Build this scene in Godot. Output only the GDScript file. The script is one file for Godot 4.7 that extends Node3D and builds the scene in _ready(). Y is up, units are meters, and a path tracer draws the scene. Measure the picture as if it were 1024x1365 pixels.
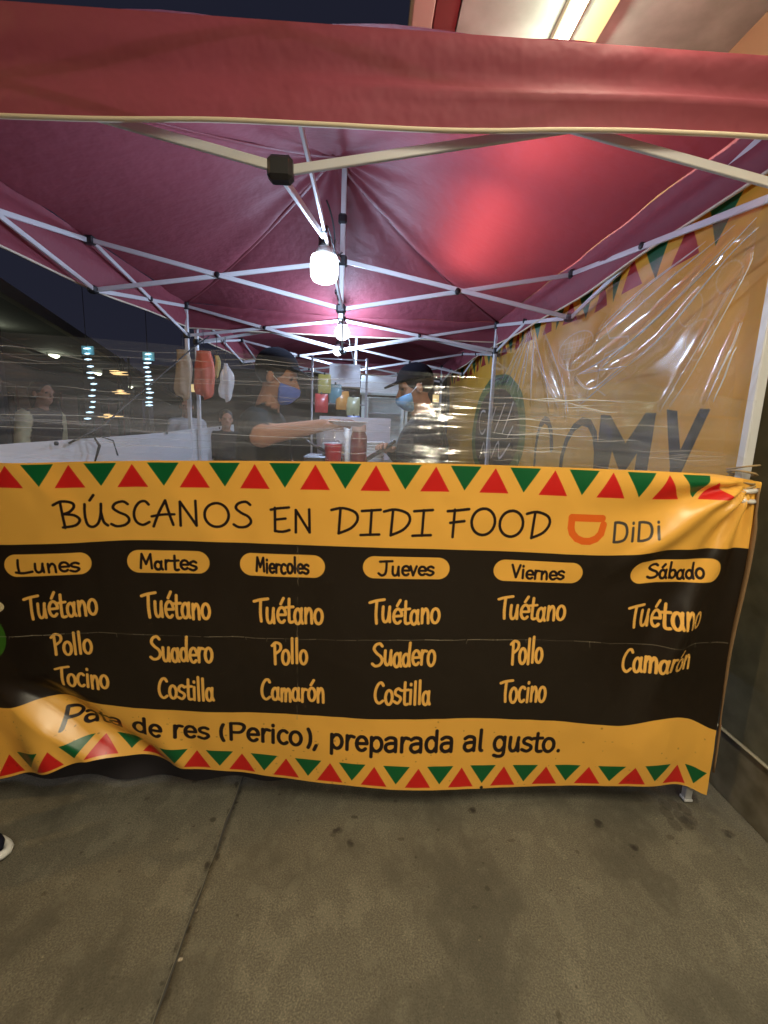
extends Node3D

# ---------------------------------------------------------------- small helpers
var rng := RandomNumberGenerator.new()
var noise := FastNoiseLite.new()
var mats := {}
var taken := {}

func numbered(called: String) -> String:
	var k: int = taken.get(called, 0)
	taken[called] = k + 1
	return called if k == 0 else "%s_%03d" % [called, k]

func lin(r: float, g: float, b: float) -> Color:
	return Color(r, g, b).linear_to_srgb()

func mat(key: String, c: Color, rough := 0.7, metal := 0.0, spec := 0.5) -> StandardMaterial3D:
	if mats.has(key): return mats[key]
	var m := StandardMaterial3D.new()
	m.resource_name = key
	m.albedo_color = c
	m.roughness = rough
	m.metallic = metal
	m.metallic_specular = spec
	m.cull_mode = BaseMaterial3D.CULL_DISABLED
	mats[key] = m
	return m

func begin() -> SurfaceTool:
	var st := SurfaceTool.new()
	st.begin(Mesh.PRIMITIVE_TRIANGLES)
	return st

func obj(called: String, st, m: Material, parent: Node = self) -> MeshInstance3D:
	var o := MeshInstance3D.new()
	o.name = numbered(called) if parent == self else called
	if st is SurfaceTool:
		st.generate_normals()
		st.index()
		o.mesh = st.commit()
	else:
		o.mesh = st
	o.material_override = m
	parent.add_child(o, true)
	return o

func tag(o: Node, label: String, category: String, group := "") -> Node:
	o.set_meta("label", label)
	o.set_meta("category", category)
	if group: o.set_meta("group", group)
	return o

func structure(o: Node) -> Node:
	o.set_meta("kind", "structure")
	return o

func thing(called: String, label: String, category: String, at := Vector3.ZERO, turn := 0.0, group := "") -> Node3D:
	var o := Node3D.new()
	o.name = numbered(called)
	add_child(o)
	o.position = at
	o.rotation.y = turn
	tag(o, label, category, group)
	return o

# box with chamfered edges, centred on xf
func box(st: SurfaceTool, xf: Transform3D, size: Vector3, bev := 0.0) -> void:
	st.set_smooth_group(-1)
	var h := size / 2.0
	var b := minf(bev, minf(h.x, minf(h.y, h.z)) * 0.9)
	var ax := [Vector3.RIGHT, Vector3.UP, Vector3.BACK]
	for a in 3:
		for s in [-1.0, 1.0]:
			var u: Vector3 = ax[(a + 1) % 3]
			var v: Vector3 = ax[(a + 2) % 3]
			var n: Vector3 = ax[a] * s
			var hu := h[(a + 1) % 3] - b
			var hv := h[(a + 2) % 3] - b
			var c: Vector3 = n * h[a]
			quad(st, xf * (c - u * hu - v * hv), xf * (c + u * hu - v * hv), xf * (c + u * hu + v * hv), xf * (c - u * hu + v * hv), xf.basis * n)
	if b <= 0.0: return
	for a in 3:                                    # edges along axis a
		var u: Vector3 = ax[(a + 1) % 3]
		var v: Vector3 = ax[(a + 2) % 3]
		for su in [-1.0, 1.0]:
			for sv in [-1.0, 1.0]:
				var p1: Vector3 = u * su * h[(a + 1) % 3] + v * sv * (h[(a + 2) % 3] - b)
				var p2: Vector3 = u * su * (h[(a + 1) % 3] - b) + v * sv * h[(a + 2) % 3]
				var e: Vector3 = ax[a] * (h[a] - b)
				quad(st, xf * (p1 - e), xf * (p1 + e), xf * (p2 + e), xf * (p2 - e), xf.basis * (u * su + v * sv))
	for sx in [-1.0, 1.0]:
		for sy in [-1.0, 1.0]:
			for sz in [-1.0, 1.0]:
				var s := Vector3(sx, sy, sz)
				var q := [s * Vector3(h.x, h.y - b, h.z - b), s * Vector3(h.x - b, h.y, h.z - b), s * Vector3(h.x - b, h.y - b, h.z)]
				tri(st, xf * q[0], xf * q[1], xf * q[2], xf.basis * s)

func tri(st: SurfaceTool, a: Vector3, b: Vector3, c: Vector3, n: Vector3) -> void:
	if (b - a).cross(c - a).dot(n) > 0.0:
		var t := b
		b = c
		c = t
	st.add_vertex(a); st.add_vertex(b); st.add_vertex(c)

func quad(st: SurfaceTool, a: Vector3, b: Vector3, c: Vector3, d: Vector3, n: Vector3) -> void:
	tri(st, a, b, c, n)
	tri(st, a, c, d, n)

func bx(size: Vector3, at := Vector3.ZERO, bev := 0.003, turn := 0.0) -> SurfaceTool:
	var st := begin()
	box(st, Transform3D(Basis(Vector3.UP, turn), at), size, bev)
	return st

# a square tube between two points
func bar(st: SurfaceTool, a: Vector3, b: Vector3, w: float, h: float, bev := 0.003) -> void:
	var z := (b - a).normalized()
	var up := Vector3.UP if absf(z.y) < 0.95 else Vector3.RIGHT
	var x := up.cross(z).normalized()
	box(st, Transform3D(Basis(x, z.cross(x), z), (a + b) / 2.0), Vector3(w, h, a.distance_to(b)), bev)

func barm(a: Vector3, b: Vector3, w: float, h: float, bev := 0.003) -> SurfaceTool:
	var st := begin()
	bar(st, a, b, w, h, bev)
	return st

# round tube along points, radius per point
func tube(st: SurfaceTool, pts: Array, radii, sides := 8, flat := 1.0) -> void:
	st.set_smooth_group(0)
	var rings := []
	var prev := Vector3.UP
	for i in pts.size():
		var d: Vector3 = (pts[mini(i + 1, pts.size() - 1)] - pts[maxi(i - 1, 0)]).normalized()
		var x := prev.cross(d)
		if x.length() < 0.05: x = Vector3.RIGHT.cross(d)
		x = x.normalized()
		var y := d.cross(x)
		var r: float = radii[i] if radii is Array else radii
		var ring := []
		for s in sides:
			var a := TAU * s / sides
			ring.append(pts[i] + (x * cos(a) + y * sin(a) * flat) * r)
		rings.append(ring)
	for i in pts.size() - 1:
		for s in sides:
			var t := (s + 1) % sides
			var n: Vector3 = rings[i][s] - pts[i] + rings[i][t] - pts[i]
			quad(st, rings[i][s], rings[i][t], rings[i + 1][t], rings[i + 1][s], n)
	for e in [0, pts.size() - 1]:
		var n: Vector3 = (pts[0] - pts[1]) if e == 0 else (pts[e] - pts[e - 1])
		for s in sides - 2:
			tri(st, rings[e][0], rings[e][s + 1], rings[e][s + 2], n)

func tubem(pts: Array, radii, sides := 8, flat := 1.0) -> SurfaceTool:
	var st := begin()
	tube(st, pts, radii, sides, flat)
	return st

# profile of (radius, height) turned round the y axis
func lathe(profile: Array, sides := 20, at := Vector3.ZERO) -> SurfaceTool:
	var st := begin()
	st.set_smooth_group(0)
	for i in profile.size() - 1:
		var p: Vector2 = profile[i]
		var q: Vector2 = profile[i + 1]
		if p.distance_to(q) < 1e-5: continue
		for s in sides:
			var a := TAU * s / sides
			var b := TAU * (s + 1) / sides
			var ca := Vector3(cos(a), 0, sin(a))
			var cb := Vector3(cos(b), 0, sin(b))
			var n := (ca + cb) * (q.y - p.y) + Vector3.UP * (p.x - q.x) * 2.0
			quad(st, at + ca * p.x + Vector3.UP * p.y, at + cb * p.x + Vector3.UP * p.y, at + cb * q.x + Vector3.UP * q.y, at + ca * q.x + Vector3.UP * q.y, n)
	return st

# surface from a function of (u, v) in 0..1
func sheet(nu: int, nv: int, f: Callable, st: SurfaceTool = null) -> SurfaceTool:
	if st == null: st = begin()
	st.set_smooth_group(0)
	var p := []
	for j in nv + 1:
		for i in nu + 1:
			p.append(f.call(float(i) / nu, float(j) / nv))
	for j in nv:
		for i in nu:
			var c := [[i, j], [i + 1, j], [i + 1, j + 1], [i, j], [i + 1, j + 1], [i, j + 1]]
			for k in c:
				st.set_uv(Vector2(float(k[0]) / nu, float(k[1]) / nv))
				st.add_vertex(p[k[1] * (nu + 1) + k[0]])
	return st

func curve(table: Array, x: float) -> float:      # smooth lookup in [[x, y], ...]
	var n := table.size()
	if x <= table[0][0]: return table[0][1]
	if x >= table[n - 1][0]: return table[n - 1][1]
	var i := 0
	while table[i + 1][0] < x: i += 1
	var t: float = (x - table[i][0]) / (table[i + 1][0] - table[i][0])
	return cubic_interpolate(table[i][1], table[i + 1][1], table[maxi(i - 1, 0)][1], table[mini(i + 2, n - 1)][1], t)

# ---------------------------------------------------------------- bodies as smooth fields
class Field:
	var o: Vector3
	var c: float
	var nx: int
	var ny: int
	var nz: int
	var d := PackedFloat32Array()
	var t := PackedByteArray()
	func _init(lo: Vector3, hi: Vector3, cell: float) -> void:
		o = lo
		c = cell
		nx = int(ceil((hi.x - lo.x) / c)) + 1
		ny = int(ceil((hi.y - lo.y) / c)) + 1
		nz = int(ceil((hi.z - lo.z) / c)) + 1
		d.resize(nx * ny * nz)
		d.fill(1000.0)
		t.resize(nx * ny * nz)
	func blend(i: int, v: float, tg: int, k: float) -> void:
		var e := d[i]
		if v < e: t[i] = tg
		if e > 500.0:
			d[i] = v
		else:
			var h := clampf(0.5 + 0.5 * (e - v) / k, 0.0, 1.0)
			d[i] = lerpf(e, v, h) - k * h * (1.0 - h)
	func cap(a: Vector3, b: Vector3, ra: float, rb: float, tg := 0, k := 0.03) -> void:
		var m := maxf(ra, rb) + k + 2.0 * c
		var lo := ((a.min(b) - Vector3.ONE * m - o) / c).floor().max(Vector3.ZERO)
		var hi := ((a.max(b) + Vector3.ONE * m - o) / c).ceil().min(Vector3(nx - 1, ny - 1, nz - 1))
		var ba := b - a
		var l2 := maxf(ba.length_squared(), 1e-9)
		for z in range(int(lo.z), int(hi.z) + 1):
			for y in range(int(lo.y), int(hi.y) + 1):
				for x in range(int(lo.x), int(hi.x) + 1):
					var p := o + Vector3(x, y, z) * c - a
					var s := clampf(p.dot(ba) / l2, 0.0, 1.0)
					blend((z * ny + y) * nx + x, (p - ba * s).length() - lerpf(ra, rb, s), tg, k)
	func ell(e: Vector3, r: Vector3, bs := Basis(), tg := 0, k := 0.03) -> void:
		var m := maxf(r.x, maxf(r.y, r.z)) + k + 2.0 * c
		var lo := ((e - Vector3.ONE * m - o) / c).floor().max(Vector3.ZERO)
		var hi := ((e + Vector3.ONE * m - o) / c).ceil().min(Vector3(nx - 1, ny - 1, nz - 1))
		var w := bs.inverse()
		for z in range(int(lo.z), int(hi.z) + 1):
			for y in range(int(lo.y), int(hi.y) + 1):
				for x in range(int(lo.x), int(hi.x) + 1):
					var q := w * (o + Vector3(x, y, z) * c - e)
					var k0 := (q / r).length()
					var k1 := (q / (r * r)).length()
					blend((z * ny + y) * nx + x, k0 * (k0 - 1.0) / maxf(k1, 1e-6), tg, k)
	func clip(p0: Vector3, n: Vector3) -> void:   # keep what lies behind the plane
		for z in nz:
			for y in ny:
				for x in nx:
					var i := (z * ny + y) * nx + x
					if d[i] < 500.0: d[i] = maxf(d[i], (o + Vector3(x, y, z) * c - p0).dot(n))
	func hollow(w: float) -> void:                # a shell of that thickness
		for i in d.size():
			if d[i] < 500.0: d[i] = maxf(d[i], -d[i] - w)
	func mesh(st: SurfaceTool, cols: Array) -> void:
		st.set_smooth_group(0)
		var idx := {}
		var pos := PackedVector3Array()
		var cl := PackedColorArray()
		var sx := 1
		var sy := nx
		var sz := nx * ny
		var off := [0, sx, sy, sx + sy, sz, sz + sx, sz + sy, sz + sx + sy]
		var at := [Vector3(0, 0, 0), Vector3(1, 0, 0), Vector3(0, 1, 0), Vector3(1, 1, 0), Vector3(0, 0, 1), Vector3(1, 0, 1), Vector3(0, 1, 1), Vector3(1, 1, 1)]
		var edges := [[0, 1], [2, 3], [4, 5], [6, 7], [0, 2], [1, 3], [4, 6], [5, 7], [0, 4], [1, 5], [2, 6], [3, 7]]
		var far := 4.0 * c
		for z in nz - 1:
			for y in ny - 1:
				for x in nx - 1:
					var i := z * sz + y * sy + x
					if absf(d[i]) > far: continue
					var neg := 0
					for k in 8:
						if d[i + off[k]] < 0.0: neg += 1
					if neg == 0 or neg == 8: continue
					var p := Vector3.ZERO
					var cnt := 0
					for e in edges:
						var a := d[i + off[e[0]]]
						var b := d[i + off[e[1]]]
						if (a < 0.0) != (b < 0.0):
							p += at[e[0]].lerp(at[e[1]], clampf(a / (a - b), 0.0, 1.0))
							cnt += 1
					idx[i] = pos.size()
					pos.append(o + (Vector3(x, y, z) + p / cnt) * c)
					cl.append(cols[t[i]])
		for i in idx:
			var here: bool = d[i] < 0.0
			for ax in 3:
				var s1: int = [sx, sy, sz][ax]
				if (d[i + s1] < 0.0) == here: continue
				var s2: int = [sy, sz, sx][ax]
				var s3: int = [sz, sx, sy][ax]
				if not (idx.has(i - s2) and idx.has(i - s3) and idx.has(i - s2 - s3)): continue
				var q := [idx[i], idx[i - s2], idx[i - s2 - s3], idx[i - s3]]
				if here: q = [q[0], q[3], q[2], q[1]]
				for k in [0, 1, 2, 0, 2, 3]:
					st.set_color(cl[q[k]])
					st.add_vertex(pos[q[k]])

# ---------------------------------------------------------------- lettering drawn with strokes
func arc(cx: float, cy: float, rx: float, ry: float, a0: float, a1: float) -> Array:
	var n := maxi(3, int(absf(a1 - a0) / 24.0))
	var p := []
	for i in n + 1:
		var a := deg_to_rad(lerpf(a0, a1, float(i) / n))
		p.append(Vector2(cx + rx * cos(a), cy + ry * sin(a)))
	return p

func pl(v: Array) -> Array:                        # numbers to points
	var p := []
	for i in v.size() / 2: p.append(Vector2(v[i * 2], v[i * 2 + 1]))
	return p

# strokes of a letter and its advance; capital height 1, baseline 0
func glyph(ch: String, din: bool) -> Array:
	var x := 0.72 if din else 0.64
	match ch:
		"B": return [[pl([0.16, 0.98, 0.24, 0.0]), pl([-0.06, 0.86, 0.2, 0.99, 0.5, 0.93, 0.56, 0.78, 0.42, 0.6, 0.24, 0.52]), pl([0.24, 0.52, 0.55, 0.46, 0.7, 0.28, 0.55, 0.08, 0.18, 0.02])], 0.78]
		"Ú": return [[pl([0.1, 0.9, 0.08, 0.5, 0.14, 0.12, 0.3, 0.02, 0.46, 0.16, 0.55, 0.5, 0.58, 0.9]), pl([0.56, 0.6, 0.62, 0.2, 0.74, 0.04]), pl([0.26, 1.04, 0.38, 1.24])], 0.8]
		"S": return [[pl([0.56, 0.88, 0.42, 0.99, 0.2, 0.92, 0.12, 0.74, 0.28, 0.56, 0.5, 0.42, 0.58, 0.22, 0.44, 0.04, 0.2, 0.0, 0.04, 0.1])], 0.66]
		"C": return [[pl([0.52, 0.84, 0.42, 0.97, 0.26, 0.93, 0.12, 0.7, 0.07, 0.4, 0.14, 0.12, 0.32, 0.0, 0.52, 0.12])], 0.62]
		"A": return [[pl([0.02, -0.06, 0.2, 0.5, 0.4, 0.98]), pl([0.4, 0.98, 0.5, 0.5, 0.62, 0.02]), pl([-0.02, 0.34, 0.3, 0.42, 0.66, 0.44])], 0.74]
		"N": return [[pl([0.1, 0.0, 0.1, 0.94]), pl([0.1, 0.94, 0.58, 0.02]), pl([0.58, 0.02, 0.56, 0.98])], 0.78]
		"O": return [[arc(0.42, 0.5, 0.37, 0.48, 100, 470)], 0.9]
		"E": return [[pl([0.1, 0.96, 0.1, 0.02]), pl([-0.04, 0.88, 0.2, 0.94, 0.58, 0.99]), pl([0.1, 0.48, 0.46, 0.54]), pl([0.1, 0.02, 0.36, 0.0, 0.6, 0.08])], 0.72]
		"D":
			if din: return [[pl([0.1, 0.0, 0.1, 1.0]), pl([0.1, 1.0, 0.3, 1.0, 0.52, 0.88, 0.6, 0.5, 0.52, 0.12, 0.3, 0.0, 0.1, 0.0])], 0.74]
			return [[pl([0.24, 0.94, 0.2, 0.02]), pl([-0.02, 0.9, 0.3, 0.98, 0.66, 0.84, 0.74, 0.56, 0.56, 0.24, 0.2, 0.02])], 0.84]
		"I": return [[pl([0.3, 0.96, 0.28, 0.02]), pl([0.02, 0.92, 0.56, 0.98]), pl([0.0, 0.0, 0.54, 0.04])], 0.68]
		"F": return [[pl([0.2, 0.94, 0.18, -0.06]), pl([-0.02, 0.88, 0.3, 0.92, 0.64, 0.98]), pl([0.08, 0.46, 0.52, 0.54])], 0.7]
		"L": return [[pl([0.12, 1.0, 0.1, 0.5, 0.14, 0.06, 0.16, 0.02]), pl([0.0, 0.06, 0.3, 0.0, 0.72, 0.12])], 0.78]
		"M": return [[pl([0.06, 0.0, 0.12, 0.98]), pl([0.12, 0.98, 0.34, 0.3]), pl([0.34, 0.3, 0.58, 0.98]), pl([0.58, 0.98, 0.64, 0.0])], 0.76]
		"J": return [[pl([0.46, 0.96, 0.46, 0.4, 0.4, 0.08, 0.22, -0.04, 0.04, 0.1]), pl([0.1, 0.92, 0.46, 0.96, 0.78, 0.98])], 0.74]
		"V": return [[pl([0.04, 0.98, 0.28, 0.0]), pl([0.28, 0.0, 0.5, 0.98])], 0.58]
		"T": return [[pl([0.34, 0.94, 0.32, 0.4, 0.36, 0.0]), pl([0.0, 0.86, 0.3, 0.94, 0.7, 1.0])], 0.58]
		"P":
			if din: return [[pl([0.1, 0.0, 0.1, 1.0]), pl([0.1, 1.0, 0.42, 1.0, 0.58, 0.9, 0.6, 0.72, 0.5, 0.52, 0.36, 0.46, 0.1, 0.46])], 0.68]
			return [[pl([0.14, 0.96, 0.18, -0.02]), pl([0.0, 0.84, 0.2, 0.98, 0.46, 0.9, 0.46, 0.66, 0.18, 0.46])], 0.54]
		"a":
			if din: return [[pl([0.06, 0.62, 0.2, x, 0.38, 0.68, 0.44, 0.52, 0.44, 0.0]), pl([0.44, 0.42, 0.24, 0.42, 0.08, 0.34, 0.06, 0.14, 0.18, 0.0, 0.34, 0.04, 0.44, 0.16])], 0.58]
			return [[arc(0.2, 0.28, 0.16, 0.3, 60, 420), pl([0.38, 0.6, 0.36, 0.2, 0.44, 0.0])], 0.5]
		"b": return [[pl([0.1, 1.08, 0.08, 0.5, 0.1, 0.0]), arc(0.26, 0.27, 0.17, 0.28, 150, -170)], 0.5]
		"c": return [[arc(0.27, x / 2, 0.2, x / 2, 50, 312)], 0.5]
		"d":
			if din: return [[arc(0.27, x / 2, 0.2, x / 2, 30, 330), pl([0.47, 1.04, 0.47, 0.0])], 0.62]
			return [[arc(0.2, 0.27, 0.16, 0.28, 60, 420), pl([0.4, 1.06, 0.37, 0.4, 0.42, 0.0])], 0.5]
		"e": return [[pl([0.07, 0.5 * x, 0.46, 0.52 * x]), arc(0.27, x / 2, 0.2, x / 2, 4, 315)], 0.54 if din else 0.48]
		"g": return [[arc(0.27, x / 2, 0.2, x / 2, 30, 330), pl([0.47, x, 0.47, 0.0, 0.42, -0.24, 0.26, -0.3, 0.08, -0.24])], 0.62]
		"i": return [[pl([0.1, x, 0.1, 0.0]), pl([0.1, x + 0.22, 0.1, x + 0.27])], 0.24 if din else 0.24]
		"l": return [[pl([0.1, 1.06, 0.1, 0.3, 0.12, 0.04, 0.18, 0.0])] if din else [pl([0.1, 1.08, 0.12, 0.0])], 0.26]
		"m": return [[pl([0.08, x, 0.08, 0.0]), pl([0.08, 0.4, 0.2, x, 0.3, 0.5, 0.3, 0.0]), pl([0.3, 0.4, 0.44, x, 0.54, 0.46, 0.56, 0.0])], 0.66]
		"n": return [[pl([0.08, x, 0.1, 0.0]), pl([0.1, 0.36, 0.24, x, 0.37, 0.48, 0.4, 0.0])], 0.5]
		"o": return [[arc(0.24, x / 2, 0.19 if not din else 0.21, x / 2, 90, 450)], 0.5 if not din else 0.56]
		"p": return [[pl([0.1, x, 0.1, -0.3]), arc(0.3, x / 2, 0.2, x / 2, 150, -150)], 0.6]
		"r": return [[pl([0.1, x, 0.1, 0.0]), pl([0.1, 0.42, 0.2, x - 0.02, 0.36, x - 0.04])], 0.4]
		"s": return [[pl([0.4, x - 0.08, 0.26, x, 0.1, x - 0.1, 0.12, x * 0.6, 0.36, x * 0.42, 0.4, 0.14, 0.24, 0.0, 0.04, 0.08])], 0.47]
		"t": return [[pl([0.16, 0.96, 0.16, 0.18, 0.22, 0.0, 0.36, 0.02]), pl([0.0, x - 0.03, 0.36, x])], 0.4]
		"u": return [[pl([0.08, x, 0.08, 0.2, 0.18, 0.0, 0.34, 0.12, 0.4, x]), pl([0.4, 0.4, 0.43, 0.0])], 0.54]
		"v": return [[pl([0.04, x, 0.2, 0.0]), pl([0.2, 0.0, 0.38, x])], 0.44]
		"é": return [glyph("e", din)[0] + [pl([0.22, 0.78, 0.36, 1.02])], 0.48]
		"á": return [glyph("a", din)[0] + [pl([0.16, 0.76, 0.3, 0.98])], 0.5]
		"ó": return [glyph("o", din)[0] + [pl([0.18, 0.78, 0.34, 1.02])], 0.5]
		"(": return [[arc(0.34, 0.42, 0.26, 0.66, 130, 230)], 0.36]
		")": return [[arc(0.0, 0.42, 0.26, 0.66, -50, 50)], 0.36]
		",": return [[pl([0.12, 0.06, 0.04, -0.18])], 0.28]
		".": return [[pl([0.1, 0.03, 0.1, 0.07])], 0.24]
	return [[], 0.34]

func smooth(p: Array) -> Array:
	if p.size() < 3: return p
	var out := []
	for i in p.size() - 1:
		var a: Vector2 = p[maxi(i - 1, 0)]
		var d: Vector2 = p[mini(i + 2, p.size() - 1)]
		for k in 4: out.append(p[i].cubic_interpolate(p[i + 1], a, d, k / 4.0))
	out.append(p[p.size() - 1])
	return out

# a canvas in metres: (0, 0) at its upper left, `ppm` pixels to the metre
class Print:
	var im: Image
	var ppm: float
	var x0: float
	var y0: float
	func _init(left: float, top: float, w: float, h: float, px: float, c: Color) -> void:
		ppm = px
		x0 = left
		y0 = top
		im = Image.create(int(w * px), int(h * px), false, Image.FORMAT_RGBA8)
		im.fill(c)
	func at(p: Vector2) -> Vector2:
		return Vector2((p.x - x0) * ppm, (y0 - p.y) * ppm)
	func dot(x: int, y: int, c: Color, a: float) -> void:
		if x < 0 or y < 0 or x >= im.get_width() or y >= im.get_height() or a <= 0.003: return
		im.set_pixel(x, y, im.get_pixel(x, y).lerp(Color(c.r, c.g, c.b), minf(a * c.a, 1.0)))
	func line(p: Vector2, q: Vector2, w: float, c: Color) -> void:
		var a := at(p)
		var b := at(q)
		var r := w * ppm / 2.0
		var ba := b - a
		var l2 := maxf(ba.length_squared(), 1e-6)
		for y in range(int(minf(a.y, b.y) - r - 1), int(maxf(a.y, b.y) + r + 3)):
			for x in range(int(minf(a.x, b.x) - r - 1), int(maxf(a.x, b.x) + r + 3)):
				var s := Vector2(x + 0.5, y + 0.5) - a
				var d := (s - ba * clampf(s.dot(ba) / l2, 0.0, 1.0)).length()
				if r - d > -0.5: dot(x, y, c, clampf(r - d + 0.5, 0.0, 1.0))
	func poly(pts: Array, c: Color) -> void:
		var v := PackedVector2Array()
		for p in pts: v.append(at(p))
		var lo := v[0]
		var hi := v[0]
		for p in v:
			lo = lo.min(p)
			hi = hi.max(p)
		for y in range(int(lo.y), int(hi.y) + 2):
			for x in range(int(lo.x), int(hi.x) + 2):
				var n := 0.0
				for s in [Vector2(0.25, 0.25), Vector2(0.75, 0.25), Vector2(0.25, 0.75), Vector2(0.75, 0.75)]:
					if Geometry2D.is_point_in_polygon(Vector2(x, y) + s, v): n += 0.25
				if n > 0.0: dot(x, y, c, n)
	func disc(p: Vector2, r: Vector2, c: Color) -> void:
		var v := []
		for i in 40: v.append(p + Vector2(cos(TAU * i / 40) * r.x, sin(TAU * i / 40) * r.y))
		poly(v, c)

func write(pr: Print, text: String, x0: float, x1: float, base: float, cap: float, w: float, c: Color, din := false, wob := 0.0, slope := 0.0) -> void:
	var total := 0.0
	for ch in text: total += glyph(ch, din)[1]
	var sx := (x1 - x0) / total
	var x := x0
	for ch in text:
		var g := glyph(ch, din)
		var lift := rng.randf_range(-wob, wob) * cap
		var grow := 1.0 + rng.randf_range(-wob, wob)
		for stroke in g[0]:
			var p := smooth(stroke)
			for i in maxi(p.size() - 1, 1):
				var a: Vector2 = p[i]
				var b: Vector2 = p[mini(i + 1, p.size() - 1)]
				var pa := Vector2(x + a.x * sx, base + lift + a.y * cap * grow)
				var pb := Vector2(x + b.x * sx, base + lift + b.y * cap * grow)
				pa.y += slope * (pa.x - x0)
				pb.y += slope * (pb.x - x0)
				pr.line(pa, pb, w, c)
		x += g[1] * sx

# ---------------------------------------------------------------- the front menu banner
const BL := -1.76
const BR := 1.30
const ROWS := [1.262, 1.175, 0.987, 0.668, 0.37, 0.1]
const R_TOP := [[-1.76, 1.235], [-1.136, 1.221], [-0.863, 1.235], [-0.68, 1.244], [-0.215, 1.259], [0.05, 1.266], [0.502, 1.27], [0.871, 1.269], [1.146, 1.264], [1.22, 1.256], [1.3, 1.245]]
const R_TRI := [[-1.76, 1.15], [-1.07, 1.144], [-0.904, 1.152], [-0.731, 1.16], [0.024, 1.174], [0.412, 1.18], [0.784, 1.177], [0.997, 1.177], [1.15, 1.185], [1.3, 1.19]]
const R_BLT := [[-1.76, 0.955], [-1.165, 0.957], [-0.954, 0.969], [-0.753, 0.985], [-0.455, 0.986], [0.06, 0.987], [0.529, 0.985], [0.8, 0.982], [0.9, 0.99], [0.984, 1.006], [1.3, 1.018]]
const R_CRE := [[-1.76, 0.64], [-1.151, 0.648], [-0.906, 0.668], [-0.71, 0.664], [-0.313, 0.66], [0.073, 0.668], [0.402, 0.676], [0.742, 0.678], [1.0, 0.672], [1.25, 0.68], [1.3, 0.68]]
const R_BLB := [[-1.76, 0.40], [-1.226, 0.395], [-1.075, 0.414], [-0.926, 0.406], [-0.776, 0.388], [-0.547, 0.375], [-0.21, 0.372], [0.084, 0.368], [0.425, 0.374], [0.696, 0.363], [0.917, 0.355], [1.055, 0.393], [1.17, 0.388], [1.3, 0.334]]
const R_BOT := [[-1.76, 0.06], [-1.4, 0.07], [-1.257, 0.113], [-1.099, 0.159], [-0.927, 0.212], [-0.826, 0.196], [-0.698, 0.155], [-0.475, 0.136], [-0.209, 0.109], [0.094, 0.097], [0.614, 0.087], [0.894, 0.099], [1.146, 0.121], [1.219, 0.109], [1.3, 0.072]]

func banner_y(x: float, flat: float) -> float:
	var tab := [R_TOP, R_TRI, R_BLT, R_CRE, R_BLB, R_BOT]
	var i := 0
	while i < 4 and flat < ROWS[i + 1]: i += 1
	var t: float = (ROWS[i] - flat) / (ROWS[i] - ROWS[i + 1])
	var v := []
	for k in [maxi(i - 1, 0), i, i + 1, mini(i + 2, 5)]: v.append(curve(tab[k], x) - ROWS[k])
	return flat + cubic_interpolate(v[1], v[2], v[0], v[3], t)

func banner_z(x: float, y: float) -> float:
	var z := 0.006 * sin(x * 3.1 + 0.6) + 0.004 * sin(x * 7.3 + y * 2.0) + 0.004 * noise.get_noise_2d(x * 420.0, y * 300.0)
	z += 0.012 * sin(x * 5.2 + 1.0) * clampf((0.45 - y) / 0.4, 0.0, 1.0)
	# gathers that fan out from the tie on the right leg
	var d := Vector2(x - 1.27, y - 1.245)
	var r := d.length()
	var a := atan2(-d.y, -d.x)
	z += 0.022 * sin(a * 15.0 + 0.7) * smoothstep(0.0, 0.08, r) * exp(-r / 0.28) * smoothstep(1.9, 1.5, a)
	# a long slack fold running down-left from that tie
	var s := (d - Vector2(-0.45, -0.33).normalized() * d.dot(Vector2(-0.45, -0.33).normalized()))
	var along := d.dot(Vector2(-0.45, -0.33).normalized())
	z += 0.034 * exp(-pow(s.y / 0.03, 2.0)) * smoothstep(0.02, 0.12, along) * smoothstep(0.62, 0.3, along)
	# the slack bulge where the Saturday column turns towards the leg
	z += 0.045 * exp(-pow((x - 1.095 - 0.22 * (y - 0.76)) / 0.055, 2.0)) * exp(-pow((y - 0.72) / 0.2, 2.0))
	z += 0.03 * exp(-pow((x - 1.06) / 0.12, 2.0)) * exp(-pow((y - 0.3) / 0.2, 2.0))
	# crumpled pocket at the lower left
	var q := Vector2(x + 1.13, y - 0.40).dot(Vector2(0.62, 0.78).normalized())
	var w := smoothstep(-1.35, -1.05, x) * smoothstep(-0.5, -0.7, x) * smoothstep(0.52, 0.4, y)
	z += w * (0.05 * smoothstep(0.03, -0.03, q) * smoothstep(-0.34, -0.06, q) - 0.035 * exp(-pow((q - 0.07) / 0.04, 2.0)))
	z += 0.012 * w * sin(x * 30.0 + y * 12.0) * smoothstep(0.4, 0.2, y)
	return z

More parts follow.
